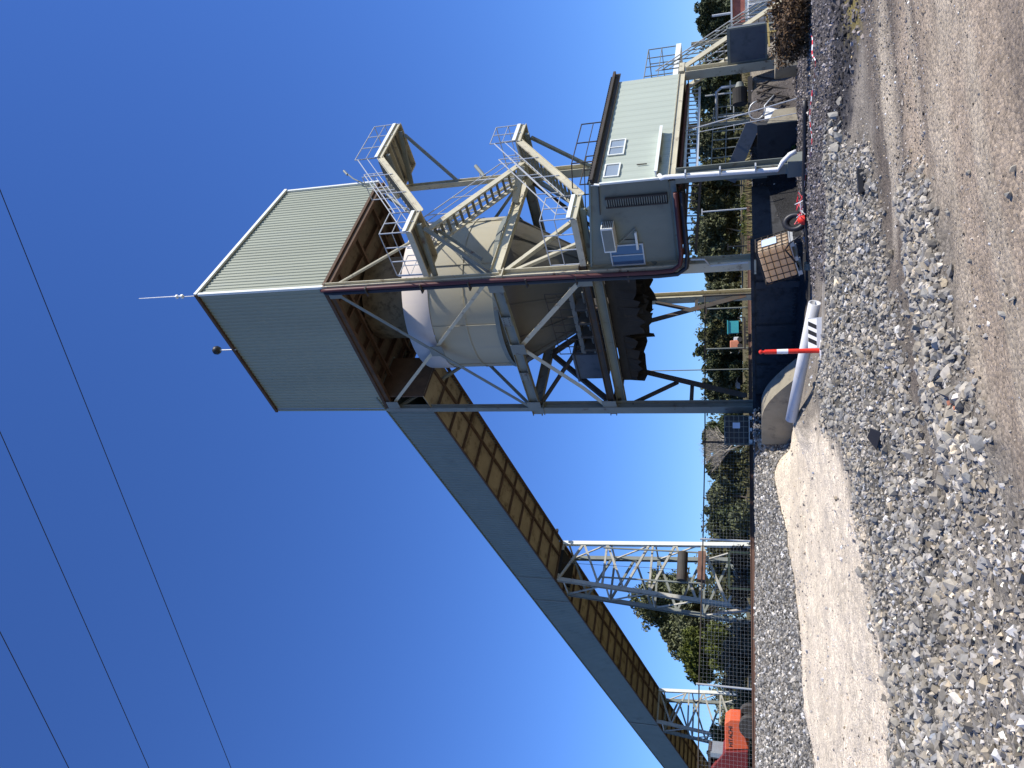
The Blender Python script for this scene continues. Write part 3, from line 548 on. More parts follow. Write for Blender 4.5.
w = thing('bracket_lamp', 'small lamp arm on a bent bracket at the far lower corner of the head house', 'lamp', (-.1, LB, 20), True)
part(MB().path([T(-.05, LB-.25, 19.6), T(-.3, LB-.1, 20.2), T(-.3, LB+.15, 20.55), T(-.3, LB+.9, 21.3)], .035, 6), 'arm', m_gsteel, w); part(MB().tube(T(-.3, LB+.6, 21.05), T(-.3, LB+1.0, 21.4), .06, 8), 'lamp_head', m_gsteel, w)

# ---- conveyor gallery (direction +A, falling away)
gs = .1685; GA0, GA1 = 7.2, 92
gz0 = lambda a: 16.83 - gs*(a-7.85)             # underside
GH, GB = 2.52, 2.75
ga = thing('conveyor_gallery', 'long enclosed grey green conveyor gallery sloping down to the left from the head house', 'conveyor gallery', (45, 1.4, gz0(45)), True)
def sloped(a0, a1, b0, b1, dz0, dz1):
    return MB().add([T(a0,b0,gz0(a0)+dz0), T(a1,b0,gz0(a1)+dz0), T(a1,b1,gz0(a1)+dz0), T(a0,b1,gz0(a0)+dz0), T(a0,b0,gz0(a0)+dz1), T(a1,b0,gz0(a1)+dz1), T(a1,b1,gz0(a1)+dz1), T(a0,b1,gz0(a0)+dz1)],
        [(0,1,2,3),(7,6,5,4),(0,4,5,1),(1,5,6,2),(2,6,7,3),(3,7,4,0)])
for a0, a1 in ((8.35, 24.9), (24.95, 28.0), (28.05, 50), (50.05, 71), (71.05, GA1)):
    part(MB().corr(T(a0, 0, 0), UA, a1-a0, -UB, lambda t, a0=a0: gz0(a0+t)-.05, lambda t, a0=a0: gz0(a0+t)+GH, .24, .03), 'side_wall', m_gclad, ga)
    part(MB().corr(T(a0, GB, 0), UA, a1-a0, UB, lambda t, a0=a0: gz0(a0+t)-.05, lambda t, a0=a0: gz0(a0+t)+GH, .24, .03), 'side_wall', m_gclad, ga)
for a in (24.92, 28.02, 50.02, 71.02): part(MB().bar(T(a, -.04, gz0(a)-.05), T(a, -.04, gz0(a)+GH), .09, .05, UB), 'joint_strip', m_gsteel, ga)
part(sloped(GA0, GA1, -.08, GB+.08, GH, GH+.06), 'roof', m_gclad, ga)
part(sloped(8.2, GA1, -.07, .0, -.09, .0), 'edge_channel', m_brown, ga); part(sloped(GA0, GA1, GB, GB+.1, -.14, .02), 'edge_channel', m_brown, ga)
part(sloped(GA0, GA1, .02, GB-.02, .05, .08), 'floor_sheet', m_soffit, ga)
part(sloped(GA0, GA1, 1.72, 1.82, -.10, .04), 'longitudinal_member', m_brown, ga)
a = 8.4; k = 0
while a < GA1:
    mb = MB().bar(T(a, .02, gz0(a)-.03), T(a, GB-.02, gz0(a)-.03), .07, .12); part(mb, 'cross_member', m_brown, ga); a += 1.52; k += 1
part(sloped(25.1, 27.0, .5, 2.2, -.28, -.10), 'access_hatch', m_dark, ga)
part(MB().box(T(GA0, .05, gz0(GA0)), T(GA0+.06, GB-.05, gz0(GA0)+GH)), 'end_wall', m_brown, ga)
w = thing('gallery_lamp', 'small black lamp fixed at the lower edge of the gallery just above the first trestle', 'lamp', (24.3, GB, gz0(24.3)), True)
part(MB().tube(T(24.3, GB+.1, gz0(24.3)-.1), T(24.3, GB+.35, gz0(24.3)+.05), .02, 6), 'arm', m_black, w); part(MB().box(T(24.2, GB+.3, gz0(24.3)-.02), T(24.4, GB+.5, gz0(24.3)+.12)), 'lamp_head', m_black, w)

# ---- trestles
m_trest = mat('weathered_grey_paint', (.40, .385, .32), .6, 0, .1, 2, dirt=(.18, .15, .11), damt=.15)
def trestle(a, da, zt, zb, bl0, bl1, br0, br1, nb, label, m1):
    t = thing('gallery_trestle', label, 'trestle', (a, 1.4, zb), True)
    for s in (0, 1):
        A0 = a+s*da; m2 = m1 if s == 0 else m_gsteel
        ft = gz0(A0)-.12
        part(MB().ibeam(T(A0, bl1, zb), T(A0, bl0, ft), .24, .24, UA, .025), 'leg', m2, t)
        part(MB().ibeam(T(A0, br1, zb), T(A0, br0, ft), .26, .26, UA, .025), 'leg', m_trim if s == 0 else m2, t)  # sunlit right leg coloured paler than its shaded partner
        L_ = lambda z: bl1+(bl0-bl1)*(z-zb)/(ft-zb); R2_ = lambda z: br1+(br0-br1)*(z-zb)/(ft-zb)
        zs = [zb + (ft-zb)*(i/nb)**.93 for i in range(nb+1)]
        for i in range(nb):
            z0, z1 = zs[i]+.15, zs[i+1]-.05
            part(MB().bar(T(A0, L_(z1), z1), T(A0, R2_(z1), z1), .13, .13), 'strut', m2, t)
            zm = (z0+z1)/2
            if (i+s) % 2: part(MB().bar(T(A0, L_(z0), z0), T(A0, R2_(zm), zm), .14, .14), 'brace', m2, t); part(MB().bar(T(A0, R2_(zm), zm), T(A0, L_(z1), z1), .14, .14), 'brace', m2, t)
            else: part(MB().bar(T(A0, R2_(z0), z0), T(A0, L_(zm), zm), .14, .14), 'brace', m2, t); part(MB().bar(T(A0, L_(zm), zm), T(A0, R2_(z1), z1), .14, .14), 'brace', m2, t)
    for i in range(1, nb+1):
        z = zs[i]-.05
        for f in (L_, R2_): part(MB().bar(T(a, f(z), z), T(a+da, f(z), z), .09, .09), 'strut', m1, t)
    for i in range(nb):
        for f in (L_, R2_): part(MB().bar(T(a, f(zs[i]), zs[i]+.1), T(a+da, f(zs[i+1]), zs[i+1]-.1), .08, .08), 'brace', m1, t)
    return t
t1 = trestle(25.2, 1.9, 0, 1.5, .12, -1.0, 2.75, 3.3, 4, 'tall grey braced trestle, sunlit leg coloured white, holding the gallery nearest the loading bin', m_trest)
trestle(49.0, 2.2, 0, 1.8, 0, -.9, 2.62, 3.1, 3, 'shorter braced trestle under the lower end of the gallery by the red machine', m_trest)
w = thing('take_up_weight', 'dark steel drum and rusty block hanging inside the first trestle', 'counterweight', (25.2, 1.3, 4.6), True)
part(MB().tube(T(24.9, .35, 5.95), T(24.9, 2.3, 5.95), .32, 20), 'drum', m_dsteel, w, smooth=False)
part(MB().box(T(24.6, .4, 4.55), T(25.1, 2.35, 5.0)), 'weight_block', mat('rusty_orange_steel', (.17, .09, .06), .85, 0, .25, 3), w)
part(MB().bar(T(24.9, .3, 4.6), T(24.9, .3, 11), .08, .08).bar(T(24.9, 2.4, 4.6), T(24.9, 2.4, 11), .08, .08), 'guide', m_gsteel, w)
part(MB().bar(T(25.0, 1.2, 6.2), T(25.0, 1.2, 13.6), .02, .02), 'rope', m_wire, w)

# ---- stairs and landings on the right side
st = thing('access_stairs', 'zigzag steel stairs with landings and guard rails hung on the sunny side of the frame', 'stairs', (-1.3, 4, 7.7), True)
def landing(a0, a1, b0, b1, z, kick='', name='landing'):
    L = part(MB().box(T(a0+.04, b0+.04, z-.05), T(a1-.04, b1-.04, z-.012)), name, m_grate, st)
    mb = MB(); h = .24
    mb.prof(T(a0, b0, z-h/2), T(a0, b1, z-h/2), [(-.04,-h/2),(.04,-h/2),(.04,-h/2+.02),(-.015,-h/2+.02),(-.015,h/2-.02),(.04,h/2-.02),(.04,h/2),(-.04,h/2)], UZ)
    mb.bar(T(a0+.04, b0, z-h/2), T(a1, b0, z-h/2), .07, h); mb.bar(T(a0+.04, b1, z-h/2), T(a1, b1, z-h/2), .07, h); mb.bar(T(a1, b0+.04, z-h/2), T(a1, b1-.04, z-h/2), .07, h)
    for k in range(1, int((b1-b0)/.7)+1):
        bb = b0 + k*(b1-b0)/(int((b1-b0)/.7)+1); mb.bar(T(a0+.05, bb, z-.14), T(a1-.04, bb, z-.14), .05, .16)
    f = mb.build('edge_frame', m_steel, L)
    mb = MB()
    if 'a' in kick: mb.box(T(a0-.06, b0, z), T(a0-.045, b1, z+.15))
    if 'b' in kick: mb.box(T(a0, b0-.06, z), T(a1, b0-.045, z+.15))
    if 'c' in kick: mb.box(T(a0, b1+.045, z), T(a1, b1+.06, z+.15))
    if kick: mb.build('kick_plate', m_trim, L)
    return L
def rail(pts, parent, up=1.08, posts=1.3, m_=None, mid=True, name='guard_rail'):
    mb = MB(); up_ = Vector((0, 0, up))
    for i in range(len(pts)-1):
        p, q = T(*pts[i]), T(*pts[i+1]); n_ = max(1, round((q-p).length/posts))
        for k in range(n_+1):
            if k == 0 and i: continue
            c = p.lerp(q, k/n_); mb.tube(c-Vector((0, 0, .12)), c+up_, .024, 6)
        mb.tube(p+up_, q+up_, .024, 6)
        if mid: mb.tube(p+up_*.52, q+up_*.52, .018, 6)
    return mb.build(name, m_ or m_galv, parent)
def flight(a0, a1, bb0, z0, bb1, z1, n_=16):           # bb0,z0 low end ; bb1,z1 high end
    F_ = MB()
    for a in (a0, a1):
        F_.prof(T(a, bb0, z0-.12), T(a, bb1, z1-.12), [(-.035,-.14),(.035,-.14),(.035,-.125),(-.02,-.125),(-.02,.125),(.035,.125),(.035,.14),(-.035,.14)], UZ)
    fl = F_.build('flight', m_steel, st); tb = MB()
    for k in range(n_):
        t = (k+.5)/n_; b = bb0+(bb1-bb0)*t; z = z0+(z1-z0)*t
        tb.box(T(a0+.045, b-.12, z-.03), T(a1-.045, b+.12, z))
    tb.build('treads', m_grate, fl)
    for a in (a0, a1): rail([(a, bb0, z0), (a, bb1, z1)], fl, 1.0, 1.6, name='handrail')
    return fl
landing(-2.5, -.25, 0.0, 1.35, 14.4, 'a'); landing(-2.5, -.3, 5.85, 8.75, 17.6, 'ac'); landing(-2.5, -.3, 5.9, 7.25, 11.1, 'ac'); landing(-2.5, -.3, 0.0, 1.45, 7.85, 'a')
flight(-2.5, -1.72, 1.35, 14.3, 5.85, 17.6); flight(-1.5, -.72, 5.9, 11.05, 1.35, 14.4); flight(-2.5, -1.72, 1.45, 7.75, 5.9, 11.05)
rail([(-.4, 0, 14.4), (-2.5, 0, 14.4), (-2.5, 1.35, 14.4)], st, 1.15, .7); rail([(-2.5, 5.85, 17.6), (-2.5, 8.75, 17.6), (-.35, 8.75, 17.6)], st, 1.15, .95)
rail([(-1.6, 5.85, 17.6), (-.35, 5.85, 17.6)], st, 1.15, .8); rail([(-2.5, 5.9, 11.1), (-2.5, 7.25, 11.1), (-.35, 7.25, 11.1)], st, 1.15, .8); rail([(-.4, 0, 7.85), (-2.5, 0, 7.85), (-2.5, 1.45, 7.85)], st, 1.15, .7)
rail([(-.35, 1.35, 14.4), (-.35, 0, 14.4)], st, 1.1, .9)
for z, b, bo in ((17.35, 7.3, 8.2), (17.35, 6.2, 6.2), (10.85, 6.6, 6.6), (14.15, .6, .6), (7.6, .7, .7)):
    part(MB().bar(T(-2.4, bo, z-.1), T(0, b if b > 3 else .3, z-.1), .14, .2), 'bracket', m_gsteel, st)
    if bo != 6.2: part(MB().bar(T(-2.2, bo, z-.25), T(-.05, cb2 if b > 3 else .2, z-2.6), .13, .13), 'bracket_strut', m_gsteel, st)
part(MB().bar(T(-1.1, 1.9, 14.0), T(0, 1.2, 12.2), .12, .12), 'bracket_strut', m_gsteel, st); part(MB().bar(T(-.1, 5.0, 11.5), T(-1.5, 5.6, 11.0), .2, .3), 'bracket', m_steel, st)
w = thing('floodlight', 'tilted cylindrical floodlight standing on the far column between the stair landings', 'floodlight', (0, 8, 13.7), True)
part(MB().tube(T(-.1, 7.15, 13.6), T(-.1, 7.5, 13.75), .03, 6), 'arm', m_gsteel, w); part(MB().tube(T(-.1, 7.35, 13.5), T(-.1, 8.3, 14.15), .09, 12), 'lamp_body', m_gsteel, w)

# ---- pipe down the near column
w = thing('service_pipe', 'dark red riser pipe running down the near column and under the cabin', 'pipe', (-.1, -.35, 4), True)
part(MB().path([T(.1, -.1, 19.3), T(-.02, -.26, 18.9), T(-.06, -.28, 12), T(-.06, -.36, 5.0), T(-.1, -.36, 4.35), T(-.35, -.36, 4.08), T(-.8, -.36, 4.0), T(-3.4, -.3, 4.0)], .085, 10), 'red_pipe', m_redpipe, w, smooth=True)
part(MB().path([T(.24, -.1, 19.2), T(.15, -.26, 18.7), T(.11, -.28, 12), T(.12, -.36, 4.9), T(.08, -.36, 4.2), T(-.2, -.36, 3.86), T(-.8, -.36, 3.78), T(-3.4, -.3, 3.8)], .085, 10), 'black_pipe', m_poly, w, smooth=True)
for z in (17, 14.5, 12.4, 10, 8, 6): part(MB().box(T(-.12, -.42, z), T(.3, -.2, z+.06)), 'pipe_clamp', m_dsteel, w)
w = thing('galvanised_conduit', 'thin pale conduit stepping out below the cabin corner and running down a column', 'conduit', (-.3, -.3, 2), True)
part(MB().path([T(-.5, -.28, 3.7), T(-.5, -.32, 3.2), T(-.2, -.34, 3.0), T(-.25, -.34, 1.7)], .035, 6), 'conduit', m_galv, w)

# ================================================================== control cabin
CA0, CB1 = -3.83, 7.25; cz0 = 4.24
croof = lambda a: 6.87 + (7.42-6.87)*(a-CA0)/(-CA0)
cb = thing('control_cabin', 'pale green clad control cabin on posts at the near right foot of the loading bin', 'cabin', (-2, 3.5, cz0), True)
part(MB().corr(T(CA0, 0, 0), UA, -CA0-.3, -UB, cz0, lambda t: croof(CA0+t), .95, .012), 'wall', m_panel_shade, cb)
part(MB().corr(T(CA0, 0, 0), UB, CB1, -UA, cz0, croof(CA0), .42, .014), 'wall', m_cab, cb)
part(MB().corr(T(CA0, CB1, 0), UA, -CA0-.3, UB, cz0, lambda t: croof(CA0+t), .30, .018), 'wall', m_clad, cb)
part(MB().corr(T(-.3, 0, 0), UB, CB1, UA, cz0, 7.4, .30, .018), 'wall', m_clad, cb)
part(MB().add([T(CA0-.08, -.06, croof(CA0-.08)), T(-.25, -.06, croof(-.25)), T(-.25, CB1+.5, croof(-.25)), T(CA0-.08, CB1+.5, croof(CA0-.08)), T(CA0-.08, -.06, croof(CA0-.08)+.07), T(-.25, -.06, croof(-.25)+.07), T(-.25, CB1+.5, croof(-.25)+.07), T(CA0-.08, CB1+.5, croof(CA0-.08)+.07)], [(0,1,2,3),(7,6,5,4),(0,4,5,1),(1,5,6,2),(2,6,7,3),(3,7,4,0)]), 'roof', m_gclad, cb)
g_ = MB(); zg = croof(CA0-.08)
g_.prof(T(CA0-.17, -.05, zg), T(CA0-.17, CB1+.5, zg), [(-.07,-.08),(.07,-.08),(.07,.02),(-.07,.02)], UZ)
k = 0
while k*.16 < CB1+.4: g_.bar(T(CA0-.12, .0+k*.16, zg+.09), T(CA0-.02, .0+k*.16, zg+.11), .06, .05); k += 1
part(g_, 'eaves_gutter', m_dsteel, cb)
part(MB().box(T(CA0-.09, -.1, zg-.26), T(CA0-.05, CB1+.55, zg-.005)), 'fascia', m_dsteel, cb)
part(MB().bar(T(CA0-.02, -.03, cz0), T(CA0-.02, -.03, 6.86), .07, .07, UB), 'corner_flashing', m_trim, cb)
part(MB().ibeam(T(CA0+.02, -.02, cz0-.13), T(CA0+.02, CB1, cz0-.13), .12, .24, UZ, .02), 'floor_beam', m_steel, cb)
part(MB().ibeam(T(CA0+.15, .02, cz0-.13), T(-.25, .02, cz0-.13), .12, .24, UZ, .02), 'floor_beam', m_gsteel, cb)  # beam on the shaded side in the shade-toned steel
part(MB().box(T(CA0+.1, .1, cz0-.02), T(-.3, CB1-.1, cz0+.04)), 'floor', m_dsteel, cb)
for k in range(6): part(MB().ibeam(T(CA0+.1, .9+k*1.2, cz0-.14), T(-.3, .9+k*1.2, cz0-.14), .1, .2, UZ, .015), 'joist', m_dsteel, cb)
def window(face, c0, c1, z0, z1, gl, mull=0, horiz=0):
    P = (lambda c, z, d: T(CA0-d, c, z)) if face == 'a' else (lambda c, z, d: T(c, -d, z))
    mb = MB(); t = .05
    mb.box(P(c0, z0, .015), P(c1, z0+t, .065)).box(P(c0, z1-t, .015), P(c1, z1, .065)).box(P(c0, z0+t, .015), P(c0+t, z1-t, .065)).box(P(c1-t, z0+t, .015), P(c1, z1-t, .065))
    if mull: mb.box(P((c0+c1)/2-.02, z0+t, .02), P((c0+c1)/2+.02, z1-t, .06))
    if horiz: mb.box(P(c0+t, (z0+z1)/2-.025, .02), P(c1-t, (z0+z1)/2+.025, .06))
    f = part(mb, 'window', m_trim if face == 'a' else m_galv, cb)
    MB().box(P(c0+t, z0+t, .012), P(c1-t, z1-t, .035)).build('pane', gl, f)
window('a', .30, 1.12, 5.92, 6.48, m_lglass, 0, 0); window('a', 1.68, 2.72, 5.88, 6.48, m_lglass, 1)
window('b', -1.2, -.22, 5.36, 6.62, m_glass, 1)
part(MB().box(T(CA0-.25, .95, 4.5), T(CA0-.03, 1.0, 4.6)), 'hood_bracket', m_gsteel, cb)
hd = MB().box(T(CA0-.27, .02, 4.60), T(CA0-.02, 2.9, 4.65)).box(T(CA0-.30, .0, 4.56), T(CA0-.27, 2.92, 4.67))
part(hd, 'window_hood', m_trim, cb); part(MB().bar(T(CA0-.05, .9, 5.35), T(CA0-.05, .9, 5.0), .03, .03), 'hood_stay', m_dsteel, cb)
for (a, b, z0) in ((CA0-.02, .02, .1), (CA0, CB1-.05, .1)):
    p_ = MB().ibeam(T(a, b, z0), T(a, b, cz0-.26), .36, .40, UB, .03); p_.box(T(a-.28, b-.28, z0-.12), T(a+.28, b+.28, z0+.35)) if b < 1 else None
    part(p_, 'post', m_gsteel if b < 1 else m_steel, cb)
dp = thing('downpipe', 'white downpipe with an elbow on the front post of the cabin', 'pipe', (CA0-.2, -.3, 0), True)
part(MB().path([T(CA0-.12, -.2, 6.7), T(CA0-.14, -.28, 6.5)], .04, 8), 'roof_outlet', m_trim, dp)
part(MB().path([T(CA0-.14, -.02, 4.5), T(CA0-.16, -.25, 4.42), T(CA0-.2, -.27, 4.3), T(CA0-.08, -.27, .75), T(CA0-.34, -.25, .6), T(CA0-.55, -.2, .38), T(CA0-.62, -.18, .2)], .075, 10), 'pipe_run', m_white, dp, smooth=True)
for z in (3.6, 2.5, 1.4): part(MB().box(T(CA0-.36, -.37, z), T(CA0-.12, -.18, z+.05)), 'pipe_bracket', m_galv, dp)
ac = thing('air_conditioner', 'boxy window air conditioner with slatted side on the shaded cabin wall above the window', 'air conditioner', (-1.7, -.1, 6.2), True)
part(MB().box(T(-2.28, -.48, 6.28), T(-1.2, -.02, 6.72)), 'casing', m_trim, ac, bevel=.015)
mb = MB()
for k in range(6): mb.box(T(-2.31, -.44, 6.32+k*.065), T(-2.285, -.06, 6.345+k*.065))
part(mb, 'grille', m_black, ac); part(MB().box(T(-2.2, -.495, 6.32), T(-1.28, -.485, 6.68)), 'coil', m_gsteel, ac); part(MB().bar(T(-1.25, -.1, 6.25), T(-1.9, -.05, 5.55), .03, .03), 'bracket', m_gsteel, ac)
lv = thing('cable_ladder', 'upright cable ladder with many rungs on the shaded cabin wall', 'cable ladder', (-3.1, -.1, 4.3), True)
part(MB().box(T(-3.28, -.14, 4.3), T(-3.24, -.03, 6.45)).box(T(-2.92, -.14, 4.3), T(-2.88, -.03, 6.45)), 'side_rail', m_dsteel, lv)
mb = MB()
for k in range(26): mb.box(T(-3.24, -.11, 4.34+k*.082), T(-2.92, -.06, 4.37+k*.082))
part(mb, 'rungs', m_gsteel, lv)
part(MB().box(T(-3.24, -.055, 4.3), T(-2.92, -.03, 6.4)), 'cables', m_black, lv)
part(MB().bar(T(-3.75, -.05, 6.6), T(-2.6, -.05, 6.72), .04, .03), 'wall_strip', m_dsteel, lv)
w = thing('wall_light', 'short pale tube light standing off the shaded cabin wall beside the window', 'light', (-1.6, -.1, 5.6), True)
part(MB().box(T(-1.75, -.16, 5.52), T(-1.0, -.05, 5.6)), 'batten', m_trim, w); part(MB().bar(T(-1.4, -.05, 5.56), T(-1.4, -.02, 6.1), .02, .02), 'cable', m_black, w)
# roof rails, far landing and stair at the right end of the cabin
rr = thing('cabin_roof_rail', 'thin guard rail standing on the roof of the control cabin', 'guard rail', (-3, 4, 7), True)
rail([(-1.0, 1.6, 7.2), (-3.4, 2.2, 6.95), (-3.4, 5.0, 6.95)], rr, 1.0, 1.5, m_dsteel); rail([(-2.2, 2.6, 7.1), (-2.2, 4.6, 7.1)], rr, .8, 1, m_dsteel)
es = thing('entry_stair', 'steel stair with guard rails going down from the far end of the cabin', 'stairs', (-3, 10, 0), True)
st_keep = st
part(MB().box(T(-3.9, CB1+.1, cz0-.2), T(-1.2, CB1+.8, cz0)), 'landing', m_steel, es); part(MB().box(T(-2.7, CB1+.82, 4.48), T(-1.2, 12.5, 4.7)), 'landing', m_trim, es)
rail([(-2.65, CB1+.9, 4.7), (-2.65, 12.4, 4.7), (-1.3, 12.4, 4.7), (-1.3, CB1+.9, 4.7)], es, 1.25, .8, m_gsteel)
mb = MB()
for a in (-3.85, -2.95): mb.bar(T(a, CB1+.5, cz0-.2), T(a, 12.7, .1), .06, .26)
f_ = part(mb, 'stringer', m_steel, es); mb = MB()
for k in range(17): t = (k+.5)/17; mb.box(T(-3.8, CB1+.5+t*(12.7-CB1-.5)-.13, cz0-.2-t*(cz0-.3)), T(-3.0, CB1+.5+t*(12.7-CB1-.5)+.13, cz0-.17-t*(cz0-.3)))
part(mb, 'treads', m_grate, es)
for a in (-3.85, -2.95): rail([(a, CB1+.5, cz0-.1), (a, 12.7, .2)], es, 1.05, .95, m_galv)
rail([(-3.85, CB1+.5, cz0-.1), (-3.85, 12.7, .2)], es, .8, .45, m_gsteel, False, 'infill_rail')
for (a, b) in ((-2.6, 12.4), (-1.3, 12.4), (-1.3, 7.6)): part(MB().ibeam(T(a, b, .2), T(a, b, cz0-.2), .16, .16, UB, .015), 'post', m_steel, es)
# below the cabin
def ladder_tray(name, label, p0, p1, wv, n_, m_=m_galv):
    t = thing(name, label, 'cable tray', tuple((Vector(p0)+Vector(p1))/2), True); P, Q, W = T(*p0), T(*p1), T(*wv)
    part(MB().bar(P, Q, .04, .09).bar(P+W, Q+W, .04, .09), 'side_rail', m_, t); mb = MB()
    for k in range(n_): c = P.lerp(Q, (k+.5)/n_); mb.bar(c, c+W, .035, .03)
    part(mb, 'rungs', m_, t); return t
ladder_tray('cable_tray', 'ladder cable tray hanging under the shaded edge of the cabin', (-3.4, .25, 3.2), (-.3, .25, 3.55), (0, .05, .42), 10, m_dsteel)
ladder_tray('cable_tray', 'long pale ladder cable tray hanging under the sunny edge of the cabin', (-3.3, .8, 3.35), (-3.3, 7.0, 3.45), (0, .05, .42), 20)
w = thing('pipe_bundle', 'red and black pipes side by side beneath the cabin floor', 'pipes', (-3, 3, 3.8), True)
for k in range(3): part(MB().tube(T(-3.2-.14*k, .3, 3.9), T(-3.2-.14*k, 7.0, 3.9), .05, 8), 'pipe', (m_redpipe, m_poly, m_redpipe)[k], w)
w = thing('walkway_guard', 'light guard rail and hanging rods below the cabin between its posts', 'guard rail', (-3, 4, 3), True)
rail([(-2.4, 2.6, 1.9), (-2.4, 6.9, 1.9)], w, 1.05, .6, m_gsteel); part(MB().tube(T(-3.4, 3.6, 3.9), T(-4.5, 3.0, .05), .02, 6).tube(T(-3.2, 3.7, 3.9), T(-3.9, 3.1, .05), .014, 6), 'stay_rod', m_galv, w)
# concrete: retaining wall, bay, ramp, wing wall
rw = thing('retaining_wall', 'near black concrete retaining wall in deep shade under the loading bin', 'retaining wall', (4, -.1, 0), True)
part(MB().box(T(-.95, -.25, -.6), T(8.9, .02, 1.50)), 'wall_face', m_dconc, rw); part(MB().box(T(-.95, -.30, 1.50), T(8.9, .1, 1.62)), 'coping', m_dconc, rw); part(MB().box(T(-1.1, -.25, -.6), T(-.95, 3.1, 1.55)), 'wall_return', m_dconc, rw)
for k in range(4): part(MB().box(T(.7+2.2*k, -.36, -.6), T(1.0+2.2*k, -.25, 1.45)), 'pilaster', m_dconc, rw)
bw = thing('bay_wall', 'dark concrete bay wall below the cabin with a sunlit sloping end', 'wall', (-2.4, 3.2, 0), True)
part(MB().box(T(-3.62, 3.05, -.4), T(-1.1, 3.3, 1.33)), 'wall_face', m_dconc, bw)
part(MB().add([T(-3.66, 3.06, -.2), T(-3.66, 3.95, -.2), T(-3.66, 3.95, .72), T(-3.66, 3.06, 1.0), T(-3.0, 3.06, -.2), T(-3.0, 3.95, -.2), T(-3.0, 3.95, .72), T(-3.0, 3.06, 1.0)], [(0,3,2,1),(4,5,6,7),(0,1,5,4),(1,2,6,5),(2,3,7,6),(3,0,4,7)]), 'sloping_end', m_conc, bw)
w = thing('sunlit_ground_panel', 'added white panel standing for sunlit ground behind crossed bars between the cabin posts', 'wall', (-3, 6, .3), True)
part(MB().box(T(-3.2, 4.2, .1), T(-3.05, 6.9, 1.05)), 'panel', m_white, w); mb = MB()  # added white panel imitates bright sunlit ground beyond
for k in range(4): mb.bar(T(-3.45, 4.5+k*.6, .2), T(-3.45, 5.2+k*.6, 1.3), .05).bar(T(-3.4, 5.2+k*.6, .2), T(-3.4, 4.5+k*.6, 1.3), .05)
part(mb, 'crossed_bars', m_dsteel, w)
w = thing('discharge_chute', 'blue grey sloping chute under the cabin leaning on the dark wall', 'chute', (-2.5, 3, 1.5), True)
part(MB().bar(T(-3.3, 3.8, 1.45), T(-1.6, 2.9, 2.35), .55, .5), 'trough', m_blue, w); part(MB().bar(T(-1.65, 2.9, 2.3), T(-1.65, 2.9, 1.0), .12), 'prop', m_gsteel, w)
ww = thing('wing_wall', 'thick concrete wing wall with a curved sunlit top beside the dark pit', 'retaining wall', (4.5, -2.9, 0), True)
arc = [(2.5, -.4), (2.5, .12)]
for k in range(13): t = k/12; arc.append((2.5 + 2.3*t, .12 + (1.30-.12)*math.sin(t*math.pi/2)))
arc += [(6.35, 1.31), (6.35, -.4)]
n_ = len(arc); vs = [T(a, -3.4, z) for a, z in arc] + [T(a, -2.5, z) for a, z in arc]
part(MB().add(vs, [tuple(range(n_)), tuple(range(2*n_-1, n_-1, -1))] + [(i, i+n_, (i+1) % n_+n_, (i+1) % n_) for i in range(n_)]), 'wall_body', m_conc, ww)
w = thing('grey_panel_box', 'dark grey sheet metal box with paler top standing right of the cabin post', 'box', (-4.7, 7.5, .9), True)
part(MB().box(T(-5.35, 7.2, .92), T(-3.98, 7.38, 2.32)), 'body', m_blue, w); part(MB().box(T(-5.38, 7.16, 2.32), T(-3.95, 7.42, 2.36)), 'lid', m_gsteel, w)
part(MB().box(T(-5.37, 7.17, .9), T(-5.30, 7.2, 2.32)).box(T(-4.03, 7.17, .9), T(-3.96, 7.2, 2.32)).box(T(-5.30, 7.17, .9), T(-4.03, 7.2, .97)).box(T(-5.30, 7.17, 2.25), T(-4.03, 7.2, 2.32)), 'trim', m_gsteel, w)
part(MB().box(T(-5.3, 7.25, .1), T(-5.2, 7.35, .9)), 'leg', m_gsteel, w); part(MB().box(T(-4.1, 7.25, .1), T(-4.0, 7.35, .9)), 'leg', m_gsteel, w)

# ================================================================== railway, fence, ground objects
tk = thing('railway_track', 'rusty railway track on the low bank running from under the gallery to the left', 'railway track', (10.9, -8, GZ), True)
for da in (-.53, .53):
    part(MB().prof(T(10.7+da, -40, GZ+.22), T(10.7+da, 60, GZ+.22), [(-.07,-.08),(.07,-.08),(.07,-.065),(.012,-.05),(.012,.03),(.035,.045),(.035,.08),(-.035,.08),(-.035,.045),(-.012,.03),(-.012,-.05),(-.07,-.065)], UZ), 'rail', m_rail, tk)
sl_ = part(MB().box(T(9.7, -30, GZ-.03), T(11.8, -29.76, GZ+.13)), 'sleeper', m_sleeper, tk)
for k in range(1, 95):
    c = sl_.copy(); COL.objects.link(c); c.parent = tk; c.location = (.68*k, 0, 0)

fp = [at(705, 296, 38.3), at(705, 442, 36.5), at(703, 539, 34.8), at(699, 684, 32.4), at(698, 790, 30.6), at(697, 900, 28.8)]
fe = thing('chain_link_fence', 'wire mesh fence with thin posts and a top rail behind the railway bank', 'fence', (fp[1].x, fp[1].y, GZ))
for p in fp: part(MB().tube((p.x, p.y, GZ-.1), (p.x, p.y, p.z+.12), .045, 8), 'post', m_dsteel if p.x > -7 else m_galv, fe)
part(MB().path(fp, .028, 6), 'top_rail', m_dsteel, fe)
mb = MB(); W_ = .0013
for i in range(1, len(fp)-1):
    p, q = fp[i], fp[i+1]; L = (q-p).length; n_ = int(L/.15)
    for k in range(n_): c = p.lerp(q, k/n_); mb.bar((c.x, c.y, GZ), (c.x, c.y, c.z), W_*2, W_*2, Vector((0, 1, 0)))
    for k in range(16): f = k/16; mb.bar((p.x, p.y, GZ+(p.z-GZ)*f), (q.x, q.y, GZ+(q.z-GZ)*f), W_*2, W_*2)
part(mb, 'wire_mesh', m_galv, fe)

